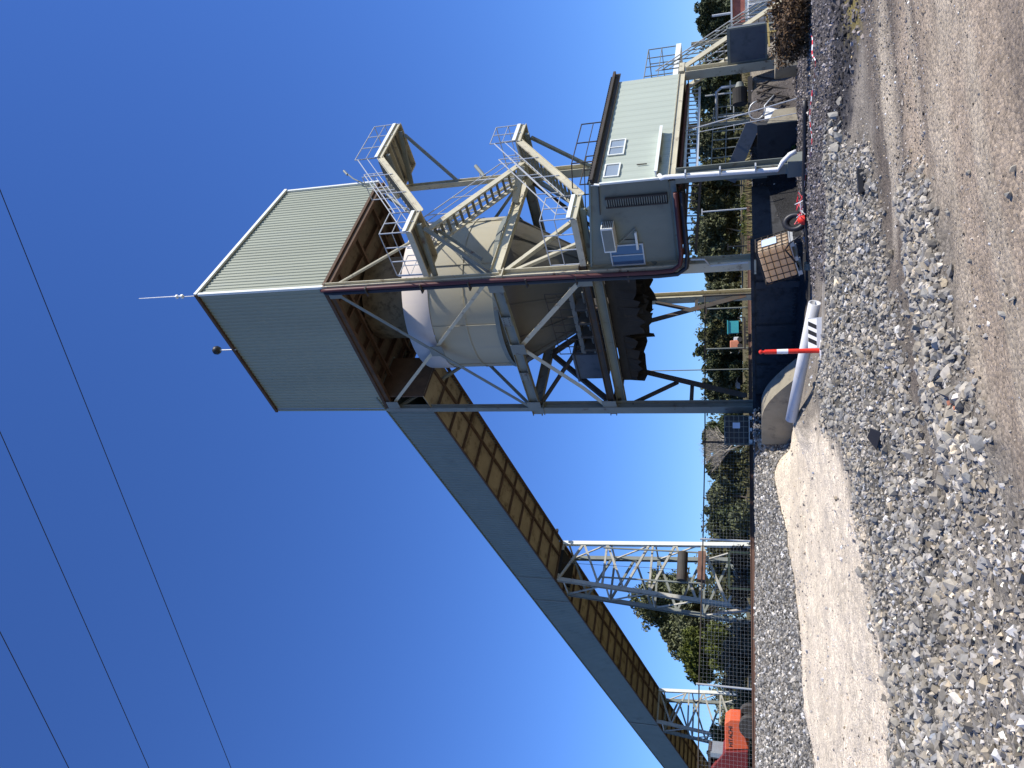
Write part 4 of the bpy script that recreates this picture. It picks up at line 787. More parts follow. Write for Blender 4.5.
def dg(x, y, z=0.0):                                  # ground point under a photo pixel
    d = cF + cR*((768-y)-384)/FPX + cU*(512-x)/FPX; return CAM + d*((z-CAM.z)/d.z)
def along(p, q, r, n_=10, lift=0., wob=0.):
    o = []
    for k in range(n_+1):
        c = p.lerp(q, k/n_); x = c.x+random.uniform(-wob, wob); y = c.y+random.uniform(-wob, wob); o.append(Vector((x, y, gh1(x, y)+r+lift)))
    return o
# plastic pipe lying over the edge of the pit
pa = Vector((1.83, 19.5, .17)); pb = Vector((-1.05, 21.3, .66)); d = (pb-pa).normalized()
w = thing('large_plastic_pipe', 'thick white plastic pipe lying at a slant over the gravel behind the bollard', 'pipe', tuple(pa))
mb = MB(); nn = 32; u = d.cross(Vector((0, 0, 1))).normalized(); v_ = u.cross(d); vs = []; fs = []
for c, r in ((pa, .142), (pb, .142), (pb, .112), (pa, .112)):
    for i in range(nn): t = 2*math.pi*i/nn; vs.append(c+u*math.cos(t)*r+v_*math.sin(t)*r)
for k in range(4):
    for i in range(nn): fs.append((k*nn+i, k*nn+(i+1) % nn, ((k+1) % 4)*nn+(i+1) % nn, ((k+1) % 4)*nn+i))
mb.add(vs, fs); o = mb.build('pipe_wall', m_pvc, w)
o.data.polygons.foreach_set('use_smooth', [len(p.vertices) == 4 and (k//nn) in (0, 2) for k, p in enumerate(o.data.polygons)])
# rubble heap the pipe rests on is in the ground; bollard
bx, by = .66, 18.75; bz = gh1(bx, by)+.03
w = thing('red_bollard', 'red and white temporary bollard standing on a pale rubber base before the pipe', 'bollard', (bx, by, bz))
part(MB().lathe((bx, by, bz+.04), [(.058, 0), (.054, .45)], 20, True), 'lower_tube', m_orange, w, smooth=False); part(MB().lathe((bx, by, bz+.04), [(.057, .452), (.055, .68)], 20, True), 'lower_band', m_orange, w)
part(MB().lathe((bx, by, bz+.04), [(.057, .682), (.055, .93)], 20, True), 'white_band', m_reflect, w); part(MB().lathe((bx, by, bz+.04), [(.055, .932), (.054, 1.20)], 20, True), 'upper_tube', m_orange, w)
part(MB().lathe((bx, by, bz+.04), [(.03, 1.2), (.03, 1.25), (.05, 1.27), (.05, 1.30), (.02, 1.33)], 16, True), 'top_knob', m_orange, w)
part(MB().lathe((bx, by, bz), [(.25, 0), (.24, .03), (.07, .05)], 8, True), 'rubber_base', m_pvc, w)
# striped board
sb = thing('striped_hazard_board', 'black and white striped board leaning under the white pipe beside the bollard', 'board', (1.05, 19.25, 0))
c0 = Vector((.72, 19.0, gh1(.9, 19.0)-.02)); c1 = c0+Vector((.72, -.05, .0)); up = Vector((0, .2, .33)); nrm = (c1-c0).cross(up).normalized()
def quad(a, b, dz0, dz1, sh=0, off=0.): e = c1-c0; return [c0+e*a+up*dz0+nrm*off, c0+e*b+up*dz0+nrm*off, c0+e*(b+sh)+up*dz1+nrm*off, c0+e*(a+sh)+up*dz1+nrm*off]
q = quad(0, 1, 0, 1); part(MB().add(q+[v+nrm*-.03 for v in q], [(0,1,2,3),(7,6,5,4),(0,4,5,1),(1,5,6,2),(2,6,7,3),(3,7,4,0)]), 'board', m_galv, sb)
q = quad(.03, .97, .42, .99, 0, .002); part(MB().add(q+[v-nrm*.0015 for v in q], [(0,1,2,3),(7,6,5,4),(0,4,5,1),(1,5,6,2),(2,6,7,3),(3,7,4,0)]), 'white_panel', m_white, sb)
for k in range(3):
    q = quad(.10+k*.26, .24+k*.26, .44, .97, .14, .006); part(MB().add(q+[v-nrm*.003 for v in q], [(0,1,2,3),(7,6,5,4),(0,4,5,1),(1,5,6,2),(2,6,7,3),(3,7,4,0)]), 'black_stripe', m_black, sb)
w = thing('timber_batten', 'thin weathered timber lying on the gravel in front of the striped board', 'timber', (1, 18.9, 0))
part(MB().bar(Vector((2.2, 18.75, gh1(2.2, 18.75)+.03)), Vector((.0, 18.55, gh1(0, 18.55)+.03)), .08, .05), 'batten', m_bleach, w)
# intermediate bulk containers
def ibc(name, label, loc, rz, tilt, m_t, bk=m_galv):
    t = bpy.data.objects.new(name, None); COL.objects.link(t); t.location = loc; t.rotation_euler = Vector((0, 0, 0)); OFF[t.name] = Vector((0, 0, 0))
    t.rotation_euler = (Matrix.Rotation(rz, 3, 'Z') @ Matrix.Rotation(tilt, 3, 'Y')).to_euler(); props(t, label, 'tank')
    part(MB().box((-.57, -.47, .16), (.57, .47, 1.1)), 'plastic_tank', m_t, t, bevel=.06)
    part(MB().lathe((0, 0, 1.1), [(.12, 0), (.12, .04), (.0, .05)], 16), 'filler_cap', m_black, t)
    mb = MB()
    for k in range(6): x = -.6+k*.24; mb.bar((x, -.5, .14), (x, -.5, 1.15), .022).bar((x, .5, .14), (x, .5, 1.15), .022)
    for k in range(5): y = -.5+k*.25; mb.bar((-.6, y, .14), (-.6, y, 1.15), .022).bar((.6, y, .14), (.6, y, 1.15), .022)
    for k in range(6): z = .15+k*.2; mb.bar((-.6, -.5, z), (.6, -.5, z), .022).bar((-.6, .5, z), (.6, .5, z), .022).bar((-.6, -.5, z), (-.6, .5, z), .022).bar((.6, -.5, z), (.6, .5, z), .022)
    mb.bar((-.6, 0, 1.15), (.6, 0, 1.15), .022); part(mb, 'wire_cage', bk, t)
    for x in (-.5, 0, .5): part(MB().box((x-.07, -.5, 0), (x+.07, .5, .1)), 'pallet_foot', m_galv, t)
    part(MB().box((-.6, -.5, .1), (.6, .5, .13)), 'pallet_deck', m_galv, t)
    return t
t = ibc('bulk_liquid_container', 'caged plastic bulk liquid tank tipped sideways at the edge of the dark pit', Vector((4.05, 25.7, .20)), R_(-33), R_(-15), m_ibc, m_dsteel)
part(MB().box((.612, -.28, .5), (.622, .22, .95)), 'label_plate', m_label, t)
p = Wd(8.6, -.9, GZ+.25); t = ibc('bulk_liquid_container', 'dark shaded bulk liquid tank in a wire cage behind the left column', Vector((p.x, p.y, 1.66)), R_(8), 0, m_duct, m_gsteel)
part(MB().box((.05, -.512, .5), (.3, -.506, .8)), 'label_plate', m_label, t)
# tyre and bundle at the tank foot
p = at(797, 222, 25.2); tz = gh1(p.x, p.y)
w = thing('old_tyre', 'black tyre leaning at the foot of the tipped tank', 'tyre', (p.x, p.y, tz)); mb = MB()
N1, N2 = 28, 10; vs = []; fs = []
for i in range(N1):
    for j in range(N2):
        t1_, t2_ = 2*math.pi*i/N1, 2*math.pi*j/N2; r = .27+.11*math.cos(t2_); vs.append(Vector((p.x+r*math.cos(t1_)*.8, p.y+.10*math.sin(t2_)+.1*math.sin(t1_), tz+.38+r*math.sin(t1_))))
for i in range(N1):
    for j in range(N2): fs.append((i*N2+j, ((i+1) % N1)*N2+j, ((i+1) % N1)*N2+(j+1) % N2, i*N2+(j+1) % N2))
part(mb.add(vs, fs), 'tread', m_poly, w, smooth=True)
# black poly pipe and hoses, tape
o = MB().path(along(dg(809, 100), dg(805, 262), .07, 14), .075, 10).build('poly_pipe', m_poly, smooth=True); props(o, 'long black poly pipe lying along the dark gravel towards the tipped tank', 'pipe')
w = thing('pipe_flange', 'grey flange on the end of the black poly pipe', 'flange', tuple(dg(804, 268)))
p = dg(804, 268); part(MB().tube((p.x-.05, p.y, gh1(p.x, p.y)+.1), (p.x+.15, p.y-.1, gh1(p.x, p.y)+.1), .12, 16), 'collar', m_gsteel, w)
h_ = [dg(804, 268)+Vector((0, 0, .12)), at(792, 258, 25.0), at(785, 250, 25.1), at(790, 243, 24.9), at(800, 236, 24.6)]
o = MB().path([Vector(q) for q in h_], .028, 8).build('rubber_hose', m_poly, smooth=True); props(o, 'thin dark hose looping over the tipped tank from the flange', 'hose')
tp = [dg(805, -10), dg(810, 20), dg(815, 42), dg(818, 62), dg(815, 90), dg(814, 120), dg(813, 150), dg(807, 185), dg(803, 205), dg(800, 216)]
w = thing('barrier_tape', 'red and white barrier tape trailing over the dark gravel to the tipped tank', 'tape', tuple(tp[4]))
for k in range(2):
    mb = MB()
    for i in range(len(tp)-1):
        n_ = 6
        for j in range(n_):
            if j % 2 != k: continue
            p, q = tp[i].lerp(tp[i+1], j/n_), tp[i].lerp(tp[i+1], (j+1)/n_)
            wv = lambda s: Vector((.04*math.sin(s*7), .05*math.cos(s*5), .05+.03*math.sin(s*3)))
            P = Vector((p.x, p.y, gh1(p.x, p.y)))+wv(i+j/n_); Q = Vector((q.x, q.y, gh1(q.x, q.y)))+wv(i+(j+1)/n_); mb.bar(P, Q, .024, .006, Vector((.3, -.6, .6)))
    part(mb, ('red_section', 'white_section')[k], (m_tape_r, m_reflect)[k], w)
w = thing('tape_bundle', 'crumpled bundle of red and white tape on the black pipe by the tank', 'tape', tuple(at(806, 208, 24.6))); 
for k, m_ in enumerate((m_tape_r, m_reflect, m_tape_r)):
    r_ = random.Random(k); c = at(800+k*4, 218-k*9, 24.5); c.z = gh1(c.x, c.y)+.2; pts = [c+Vector((r_.uniform(-.3, .3), r_.uniform(-.2, .2), r_.uniform(-.12, .2))) for _ in range(9)]; part(MB().path(pts, .013, 4), 'strand', m_, w)
w = thing('red_plastic_cover', 'small bright red plastic cover lying against the tyre by the tipped tank', 'cover', tuple(at(803, 220, 24.7)))
c = at(801, 220, 24.6); part(MB().lathe(c-Vector((0, 0, .1)), [(.15, 0), (.14, .1), (.06, .19), (.0, .2)], 16), 'dome', m_orange, w, smooth=True)
# black plate imitating a shadowed hollow / odd pieces on the ground
p = dg(884, 440); g_ = gh1(p.x, p.y); tri = [(p.x-.13, p.y+.03, g_+.07), (p.x+.10, p.y-.06, g_+.03), (p.x+.14, p.y+.07, g_+.13), (p.x+.02, p.y+.13, g_+.17)]
o = MB().add(tri+[(x+.008, y+.012, z-.012) for x, y, z in tri], [(0,1,2,3),(7,6,5,4),(0,4,5,1),(1,5,6,2),(2,6,7,3),(3,7,4,0)]).build('shadow_plate', m_poly); props(o, 'black flat plate standing for a shadowed hollow in the grey crushed rock', 'scrap')
p = dg(868, 176+8); o = MB().bar((p.x-.12, p.y, gh1(p.x, p.y)+.05), (p.x+.22, p.y+.05, gh1(p.x, p.y)+.06), .09, .07).build('dark_timber_scrap', m_poly); props(o, 'short black block beside the road edge', 'scrap')
for (px, py), s_ in (((968, 402), .07), ((972, 408), .05)):
    p = dg(px, py); o = rocks_mesh('orange_stone', np.array([[p.x, p.y, gh1(p.x, p.y)+.03]]), np.array([s_*.45]), np.array([[.5, .2, .11]]), CUBE); props(o, 'orange stone fragment near the road edge', 'rock', 'orange stone fragments')

# overhead wires
for i, pts in enumerate((((0, 190), (100, 430), (232, 768)), ((0, 432), (70, 585), (150, 768)), ((0, 632), (70, 768)))):
    P = [dg(x, y, 16.0) for x, y in pts]; d0 = (P[-1]-P[0]); q0 = P[0]-d0*4; q1 = P[-1]+d0*3; sag = []
    for k in range(41):
        t = k/40; c = q0.lerp(q1, t); c.z = 16.0 + .6*((t-.5)**2)*4 - .0; sag.append(c)
    o = MB().path(sag, .0095 if i == 0 else .009, 5).build('overhead_wire', m_wire)
    props(o, ('highest overhead wire crossing the sky at the top corner', 'middle overhead wire crossing the sky left of the head house', 'lowest overhead wire crossing the far corner of the sky')[i], 'wire')

# ================================================================== vegetation
def leaves(c, rad, n_, sz, r, shell=.35):
    """random leaf-clump quads in ellipsoids; returns verts, faces arrays"""
    v = r.normal(size=(n_, 3)); v /= np.linalg.norm(v, axis=1)[:, None]; rr = (shell+(1-shell)*r.random((n_, 1)))**.6
    p = np.array(c)[None]+v*rr*np.array(rad)[None]
    t1 = r.normal(size=(n_, 3)); t1 /= np.linalg.norm(t1, axis=1)[:, None]; t2 = np.cross(t1, r.normal(size=(n_, 3))); t2 /= np.linalg.norm(t2, axis=1)[:, None]
    s = sz*np.exp(r.normal(0, .35, (n_, 1))); a = t1*s*1.2; b = t2*s*.6
    return np.stack([p-a, p-b*.9, p+a, p+b], 1)
def leaf_mesh(name, Q, m_, parent):
    Q = np.concatenate(Q); N = len(Q); off = np.array(OFF.get(parent.name, Vector((0, 0, 0)))) if parent else np.zeros(3)
    me = bpy.data.meshes.new(name); me.vertices.add(N*4); me.vertices.foreach_set('co', (Q.reshape(-1, 3)-off).ravel())
    me.loops.add(N*4); me.loops.foreach_set('vertex_index', np.arange(N*4)); me.polygons.add(N); me.polygons.foreach_set('loop_start', np.arange(N)*4); me.polygons.foreach_set('loop_total', np.full(N, 4)); me.polygons.foreach_set('use_smooth', np.zeros(N, bool)); me.update()
    me.materials.append(m_); o = bpy.data.objects.new(name, me); COL.objects.link(o)
    if parent: o.parent = parent; OFF[o.name] = Vector(off)
    return o
def far_z(x, y): return gh1(x, y)
def tree(name, label, px0, px1, py0, py1, D, m_l, lobes=9, dens=1., sz=.22, m_b=m_bark, trunk=.35, flat=1., seed=0, group=None, clear=.25):
    """tree filling the photo box x:px0(top)..px1(base), y:py0..py1 at depth D metres"""
    r = np.random.default_rng(seed+100); top = at(px0, (py0+py1)/2, D); a, b = at(px0, py0, D), at(px0, py1, D); wd = abs(a.x-b.x)/2*(1.25 if py1-py0 > 20 else 1); base = Vector((top.x, D, far_z(top.x, D))); H = top.z-base.z
    t = thing(name, label, 'tree' if H > 3.2 else 'shrub', tuple(base), group=group)
    tr_ = MB(); cr = []; hc = H*clear
    top_tr = base+Vector((r.normal(0, .1)*wd, 0, H*.72)); mid = base.lerp(top_tr, .5)+Vector((r.normal(0, .12)*wd, 0, 0)); w0 = max(.06, H*.022)
    tr_.tube(base-Vector((0, 0, .2)), mid, w0, 7, w0*.7); tr_.tube(mid, top_tr, w0*.7, 7, w0*.25)
    sz *= .62; lobes = int(lobes*1.6); dens *= 1.5
    for k in range(lobes):
        ang = r.uniform(0, 6.28); f = (k+.5)/lobes; hgt = hc+(H-hc)*(.12+.80*f); rad = wd*(.25+.75*r.random())*(1-.45*f**3)
        c = base+Vector((math.cos(ang)*rad*.72, math.sin(ang)*rad*.72, hgt)); lr = wd*(.28+.24*r.random()); lz = min(lr*flat*.75, (H-hc)*.28)
        cr.append(leaves(c, (lr, lr, lz), int(95*dens*(1+lr/sz*.5)), sz, r))
        for q in range(3):                                   # side clumps break the outline
            c2 = c+Vector((r.normal(0, lr*.75), r.normal(0, lr*.75), r.normal(0, lz*.8))); cr.append(leaves(c2, (lr*.42, lr*.42, lz*.42), int(60*dens), sz*.85, r))
        o_ = base.lerp(top_tr, min(.95, (hgt/H)*.65+.1)); tr_.tube(o_, c, w0*.4, 5, w0*.12)
    c = base+Vector((0, 0, H*.93)); cr.append(leaves(c, (wd*.3, wd*.3, H*.07), int(90*dens), sz, r))
    part(tr_, 'trunk', m_b, t); leaf_mesh('crown', cr, m_l, t); return t
T_ = [ # name,label,x0,x1,y0,y1,D,mat,lobes,dens,sz,bark,seed,clear
 ('gum_tree', 'tall gum tree at the far right with rounded dark crown above the stair', 700, 750, 2, 42, 62, m_pine, 10, 1.1, .17, m_bleach, 1, .3),
 ('gum_tree', 'dark gum tree seen between the cabin posts, right of the chute', 697, 752, 66, 112, 72, m_pine, 10, 1.1, .2, m_bark, 2, .1),
 ('gum_tree', 'dark gum tree seen between the cabin posts, left of the rods', 699, 752, 112, 158, 74, m_gum, 10, 1.1, .2, m_bark, 3, .1),
 ('gum_tree', 'yellow green gum tree left of the white downpipe', 696, 751, 168, 212, 70, m_olive, 11, 1.1, .2, m_bark, 4, .2),
 ('gum_tree', 'dull green gum tree just right of the near column foot', 699, 751, 208, 262, 76, m_gum, 11, 1.0, .2, m_bleach, 5, .2),
 ('gum_tree', 'grey green gum tree between the near column and the far leg', 702, 751, 284, 322, 82, m_gum, 9, 1.0, .22, m_bark, 6, .1),
 ('gum_tree', 'broad brownish gum tree behind the teal box', 707, 751, 318, 350, 86, m_olive, 9, 1.1, .22, m_bark, 7, .1),
 ('bare_gum_tree', 'lone tall thin gum with small umbrella crown above the others', 696, 740, 341, 359, 98, m_pine, 3, .45, .2, m_bark, 8, .72),
 ('bare_gum_tree', 'lone thin gum with two tiny crown tufts beside the taller one', 698, 740, 327, 341, 99, m_pine, 3, .35, .2, m_bark, 9, .72),
 ('gum_tree', 'dense dark tree behind the white car', 710, 751, 348, 382, 88, m_pine, 9, 1.1, .22, m_bark, 10, .05),
 ('gum_tree', 'dark tree just right of the left column', 707, 751, 376, 402, 90, m_gum, 8, 1.1, .22, m_bark, 11, .05),
 ('gum_tree', 'round dark tree left of the shaded tank', 704, 751, 416, 452, 78, m_pine, 9, 1.1, .2, m_bark, 12, .1),
 ('gum_tree', 'bushy dark green tree between the fence posts', 708, 751, 482, 512, 72, m_gum, 9, 1.1, .19, m_bark, 13, .02),
 ('gum_tree', 'dense dark tree right of the first trestle', 711, 751, 506, 542, 70, m_pine, 9, 1.2, .19, m_bark, 14, .02),
 ('gum_tree', 'tall open gum tree rising behind the first trestle', 639, 751, 568, 634, 66, m_gum, 11, .85, .19, m_bleach, 15, .35),
 ('gum_tree', 'smaller gum tree behind the leg of the first trestle', 662, 751, 596, 650, 72, m_gum, 9, .8, .2, m_bleach, 16, .35),
 ('gum_tree', 'olive gum tree in the gap between the fence post and the round dark tree', 710, 751, 448, 484, 80, m_olive, 9, 1.0, .2, m_bark, 21, .05),
 ('gum_tree', 'olive gum tree directly behind the first trestle foot', 712, 751, 540, 574, 76, m_olive, 9, 1.0, .2, m_bark, 22, .05),
 ('gum_tree', 'olive gum tree between the teal box and the near column', 706, 751, 262, 292, 90, m_olive, 9, 1.0, .22, m_bark, 23, .05),
 ('gum_tree', 'grey green tree low behind the red machine', 722, 751, 708, 734, 66, m_gum, 8, 1.1, .18, m_bark, 17, .02),
 ('gum_tree', 'dark tree at the far left beside the red machine', 711, 751, 732, 772, 62, m_pine, 9, 1.0, .18, m_bark, 18, .1),
]
for nm, lb, x0, x1, y0, y1, D, m_l, lo, de, sz, mb_, sd_, cl in T_: tree(nm, lb, x0, x1, y0, y1, D, m_l, lo, de*1.5, sz, mb_, seed=sd_, clear=cl)
# flat clipped cypress: slanted yellow-green mass with open trunks under it
def cypress(label, x0, x1, y0, y1, D, slab, seed):
    r = np.random.default_rng(seed); a, b = at(x0, y0, D), at(x0, y1, D); c = at(x0, (y0+y1)/2, D); gz_ = far_z(c.x, D); base = Vector((c.x, D, gz_)); t = thing('cypress_tree', label, 'tree', tuple(base)); H = c.z-gz_; wd = abs(a.x-b.x)/2; cr = []; tr_ = MB()
    for k in range(26):
        f = r.random(); ang = r.uniform(0, 6.28); q = base+Vector((math.cos(ang)*wd*.85*f**.5, math.sin(ang)*wd*.7*f**.5, H*(1-slab*.5)+r.normal(0, H*slab*.10)))
        cr.append(leaves(q, (wd*.25, wd*.25, H*slab*.42), 900, .10, r, .2))
        if k % 3 == 0: tr_.tube(base+Vector((r.normal(0, .15), 0, 0)), q, .09, 5, .04)
    part(tr_, 'trunk', m_bleach, t); leaf_mesh('crown', cr, m_hedge, t)
cypress('yellow green flat topped cypress with open stems behind the fence', 682, 750, 628, 686, 60, .42, 31)
cypress('low yellow green clipped cypress in front of the flat topped one', 708, 750, 622, 668, 58, .5, 32)
# bare twiggy tree
r = random.Random(5)
def twig_tree(label, x0, y0, y1, D, seed):
    r = random.Random(seed); c = at(x0, (y0+y1)/2, D); base = Vector((c.x, D, far_z(c.x, D))); H = c.z-base.z; W = abs(at(x0, y0, D).x-at(x0, y1, D).x)/2; t = thing('bare_tree', label, 'tree', tuple(base)); mb = MB()
    def grow(p, d, L, w, lv):
        q = p+d*L; mb.tube(p, q, w, 4, w*.6)
        if lv: 
            for k in range(4 if lv > 1 else 5): dd = (d+Vector((r.gauss(0, .42), r.gauss(0, .42), r.uniform(-.1, .4)))).normalized(); grow(p.lerp(q, r.uniform(.55, 1)), dd, L*r.uniform(.55, .8), w*.55, lv-1)
    for k in range(4): grow(base, Vector((r.gauss(0, .35), r.gauss(0, .2), 1)).normalized(), H*.36, .09, 4)
    part(mb, 'branches', m_bleach, t)
twig_tree('bare feathery branched tree left of the left column', 690, 412, 470, 68, 3)
twig_tree('bare grey twiggy tree at the foot of the cypresses', 722, 640, 690, 52, 4)
# low growth behind the track
def shrub(label, px, py0, py1, D, m_l, seed, name='shrub', n_=1500, sz=.1, gp=None):
    r = np.random.default_rng(seed); c = at(px, (py0+py1)/2, D); gz_ = far_z(c.x, D); base = Vector((c.x, D, gz_)); H = max(.35, c.z-gz_); W = abs(at(px, py0, D).x-at(px, py1, D).x)/2; t = thing(name, label, 'shrub', tuple(base), group=gp); cr = []
    for k in range(9): cr.append(leaves(base+Vector((r.uniform(-.75, .75)*W, r.uniform(-.5, .5)*W, H*r.uniform(.2, .75))), (W*.38, W*.38, H*.32), n_//9, sz, r, .1))
    leaf_mesh('foliage', cr, m_l, t); tb = MB()
    for k in range(4): tb.tube(base, base+Vector((r.uniform(-.5, .5)*W, 0, H*.6)), .03, 4, .01)
    part(tb, 'stems', m_bark, t); return t
shrub('brown dry reeds under the first trestle', 727, 545, 582, 42, m_brush, 1, 'dry_reeds', 2600, .07); shrub('second clump of brown reeds left of the trestle leg', 729, 578, 612, 43, m_brush, 2, 'dry_reeds', 2200, .07)
shrub('grey scrub behind the mesh fence below the cypresses', 722, 612, 650, 46, m_scrub, 3, 'grey_scrub', 3000, .09); shrub('grey scrub behind the fence right of the second trestle', 720, 648, 690, 47, m_scrub, 4, 'grey_scrub', 3000, .09)
shrub('dark scrub by the second trestle foot', 733, 686, 716, 50, m_gum, 5, 'grey_scrub', 2200, .09); shrub('low green shrub left of the shaded tank', 735, 446, 470, 50, m_olive, 6, 'shrub', 1800, .08); shrub('pale green shrub right of the fence post', 734, 468, 486, 52, m_olive, 7, 'shrub', 1600, .08)
shrub('low grey green shrub beneath the round tree', 728, 496, 540, 50, m_gum, 8, 'shrub', 2800, .09); shrub('yellow green bush in front of the white car', 742, 362, 396, 60, m_olive, 9, 'shrub', 2200, .08); shrub('yellow green weeds behind the column foot', 741, 196, 246, 55, m_hedge, 10, 'shrub', 2600, .08)
shrub('dark shrub below the cabin left of the chute', 726, 88, 128, 50, m_gum, 11, 'shrub', 3000, .09); shrub('olive shrub below the cabin beside the downpipe', 735, 128, 160, 48, m_olive, 12, 'shrub', 2400, .08)
# dry brush heap on the right bank
r = np.random.default_rng(77); bc = Vector((10.2, 21.6, gh1(10.2, 21.6))); t = thing('dry_brush_heap', 'big heap of dry brown brush on the bank at the right edge', 'brush heap', tuple(bc)); cr = []
for k in range(26): q = bc+Vector((r.uniform(-1.5, 2.3), r.uniform(-.9, .9), r.uniform(.05, .75))); cr.append(leaves(q, (.5, .5, .38), 900, .032, r, .0))
leaf_mesh('dry_leaves', cr, m_brush, t); tb = MB()
for k in range(60): q = bc+Vector((r.uniform(-1.5, 2.3), r.uniform(-.9, .9), 0)); tb.tube(q, q+Vector((r.normal(0, .3), r.normal(0, .3), r.uniform(.5, 1.25))), .012, 4, .004)
part(tb, 'twigs', m_brush, t)
# grass and weeds as ground cover, distant wood as a mass
r = np.random.default_rng(5); N = 26000; xx = r.uniform(-45, 45, N); yy = r.uniform(36, 62, N); s__ = sdist_crest(xx, yy); ab_, bb_ = abof(xx, yy)
k_ = (s__ > 3.5) & (vnoise(xx, yy, .25, 90) > -.12) & ~((ab_ > 9) & (ab_ < 12.4)) & ~((ab_ > -1) & (ab_ < 9) & (bb_ < 10)); xx, yy = xx[k_], yy[k_]; zz = height(xx, yy); h_ = r.uniform(.12, .5, len(xx)); th = r.uniform(0, 6.28, len(xx)); dx, dy = np.cos(th)*.05, np.sin(th)*.05; lx, ly = r.normal(0, .1, len(xx)), r.normal(0, .1, len(xx))
Q = np.stack([np.stack([xx-dx, yy-dy, zz], -1), np.stack([xx+dx, yy+dy, zz], -1), np.stack([xx+lx+dx*.2, yy+ly, zz+h_], -1), np.stack([xx+lx-dx*.2, yy+ly, zz+h_], -1)], 1)
props(leaf_mesh('dry_grass', [Q], m_grass, None), kind='stuff')
r = np.random.default_rng(9); cr = []
for k in range(150):
    a = r.uniform(-.75, .75); D = r.uniform(105, 150); x = a*D; h = r.uniform(2.4, 6.2)*(1 if -.28 < a < .4 else .8); cr.append(leaves((x, D, 2.6+h*.55), (r.uniform(3, 6), 3, h*.75), 900, .22, r, .1))
props(leaf_mesh('distant_wood', cr, m_olive, None), kind='stuff')
w = dg(797, 156); cr = [leaves((w.x+r.uniform(-.3, .3), w.y+r.uniform(-.2, .2), gh1(w.x, w.y)+.08), (.15, .15, .12), 90, .035, r, 0) for k in range(6)]
t = thing('weed_clump', 'small green weeds at the foot of the front cabin post', 'weeds', (w.x, w.y, gh1(w.x, w.y))); leaf_mesh('leaves', cr, m_weed, t)

# ================================================================== far objects
def car(name, label, c, rz, m_, L=4.5, W=1.75, H=1.5):
    t = thing(name, label, 'car', c, rotz=rz)
    pr = [(-L/2, .35), (-L/2, .85), (-L*.46, 1.0), (-L*.42, H*.93), (-L*.1, H), (L*.12, H*.96), (L*.27, .98), (L*.47, .85), (L/2, .6), (L/2, .35)]
    vs = [(x, y, z) for y in (-W/2, W/2) for x, z in pr]; n_ = len(pr)
    part(MB().add(vs, [tuple(range(n_)), tuple(range(2*n_-1, n_-1, -1))]+[(i, i+n_, (i+1) % n_+n_, (i+1) % n_) for i in range(n_)]), 'body', m_, t, bevel=.06)
    for s in (-1, 1): part(MB().box((-L*.38, s*(W/2+.01), 1.0), (L*.14, s*(W/2-.03), H*.9)), 'side_window', m_glass, t)
    part(MB().bar((L*.14, 0, H*.93), (L*.27, 0, 1.0), W*.85, .03, Vector((1, 0, .6))), 'windscreen', m_glass, t)
    for x in (-L*.3, L*.3):
        for s in (-1, 1): part(MB().tube((x, s*(W/2-.18), .33), (x, s*(W/2+.02), .33), .33, 18), 'wheel', m_tyre, t)
    return t
p = at(745, 369, 90); car('white_car', 'white car parked in the long grass beyond the railway', (p.x, 90, far_z(p.x, 90)), R_(185), m_white)
p = at(741, 327, 80); z_ = far_z(p.x, 80); w = thing('teal_bin', 'teal box standing far off beneath the bin frame', 'bin', (p.x, 80, z_))
part(MB().box((p.x-.6, 79.4, z_+.35), (p.x+.6, 80.6, z_+1.35)), 'body', m_teal, w); part(MB().box((p.x-.68, 79.3, z_+1.35), (p.x+.68, 80.7, z_+1.45)), 'rim', m_teal, w); part(MB().box((p.x-.5, 79.5, z_), (p.x-.4, 80.5, z_+.35)), 'skid', m_black, w); part(MB().box((p.x+.4, 79.5, z_), (p.x+.5, 80.5, z_+.35)), 'skid', m_black, w)
p = at(741, 343, 80); w = thing('orange_machine', 'small faded orange and white machine beside the teal box', 'machine', (p.x, 80, z_)); part(MB().box((p.x-.5, 79.4, z_+.3), (p.x+.25, 80.4, z_+1.2)), 'hood', mat('pale_orange_paint', (.7, .26, .14), .6), w, bevel=.08); part(MB().box((p.x+.25, 79.5, z_+.3), (p.x+.6, 80.3, z_+.85)), 'white_cowl', m_white, w, bevel=.05)
for s in (-.3, .35): part(MB().tube((p.x+s, 79.3, z_+.25), (p.x+s, 79.45, z_+.25), .25, 14), 'wheel', m_tyre, w)
p = at(748, 334, 58); z_ = far_z(p.x, 58); w = thing('flat_trailer', 'dark low trailer frame on wheels in front of the teal box', 'trailer', (p.x, 58, z_)); part(MB().box((p.x-1.1, 57.3, z_+.45), (p.x+1.2, 58.5, z_+.58)), 'deck', m_dsteel, w)
for s in (-.5, .3): part(MB().tube((p.x+s, 57.15, z_+.3), (p.x+s, 57.35, z_+.3), .3, 16), 'wheel', m_tyre, w)
part(MB().box((p.x-1.1, 57.3, z_+.58), (p.x-1.02, 57.4, z_+1.0)), 'stake', m_dsteel, w); part(MB().box((p.x+1.12, 57.3, z_+.58), (p.x+1.2, 57.4, z_+1.0)), 'stake', m_dsteel, w)
for i, (px0, py, D, hd_, lb) in enumerate(((705, 349, 60, 1, 'slim pole with a dark lamp head beside the lone tall gum'), (706, 309, 56, 1, 'slim pale pole with a short crossarm left of the far leg'), (645, 371, 46, 0, 'very thin tall pole right of the left column'))):
    q = at(px0, py, D); b_ = Vector((q.x, D, far_z(q.x, D))); w = thing('slim_pole', lb, 'pole', tuple(b_)); part(MB().tube(b_, q, .05 if hd_ else .03, 8), 'pole', m_gsteel, w)
    if hd_: part(MB().bar(q+Vector((-.35, 0, 0)), q+Vector((.35, 0, 0)), .12, .12), 'crossarm', m_dsteel, w)
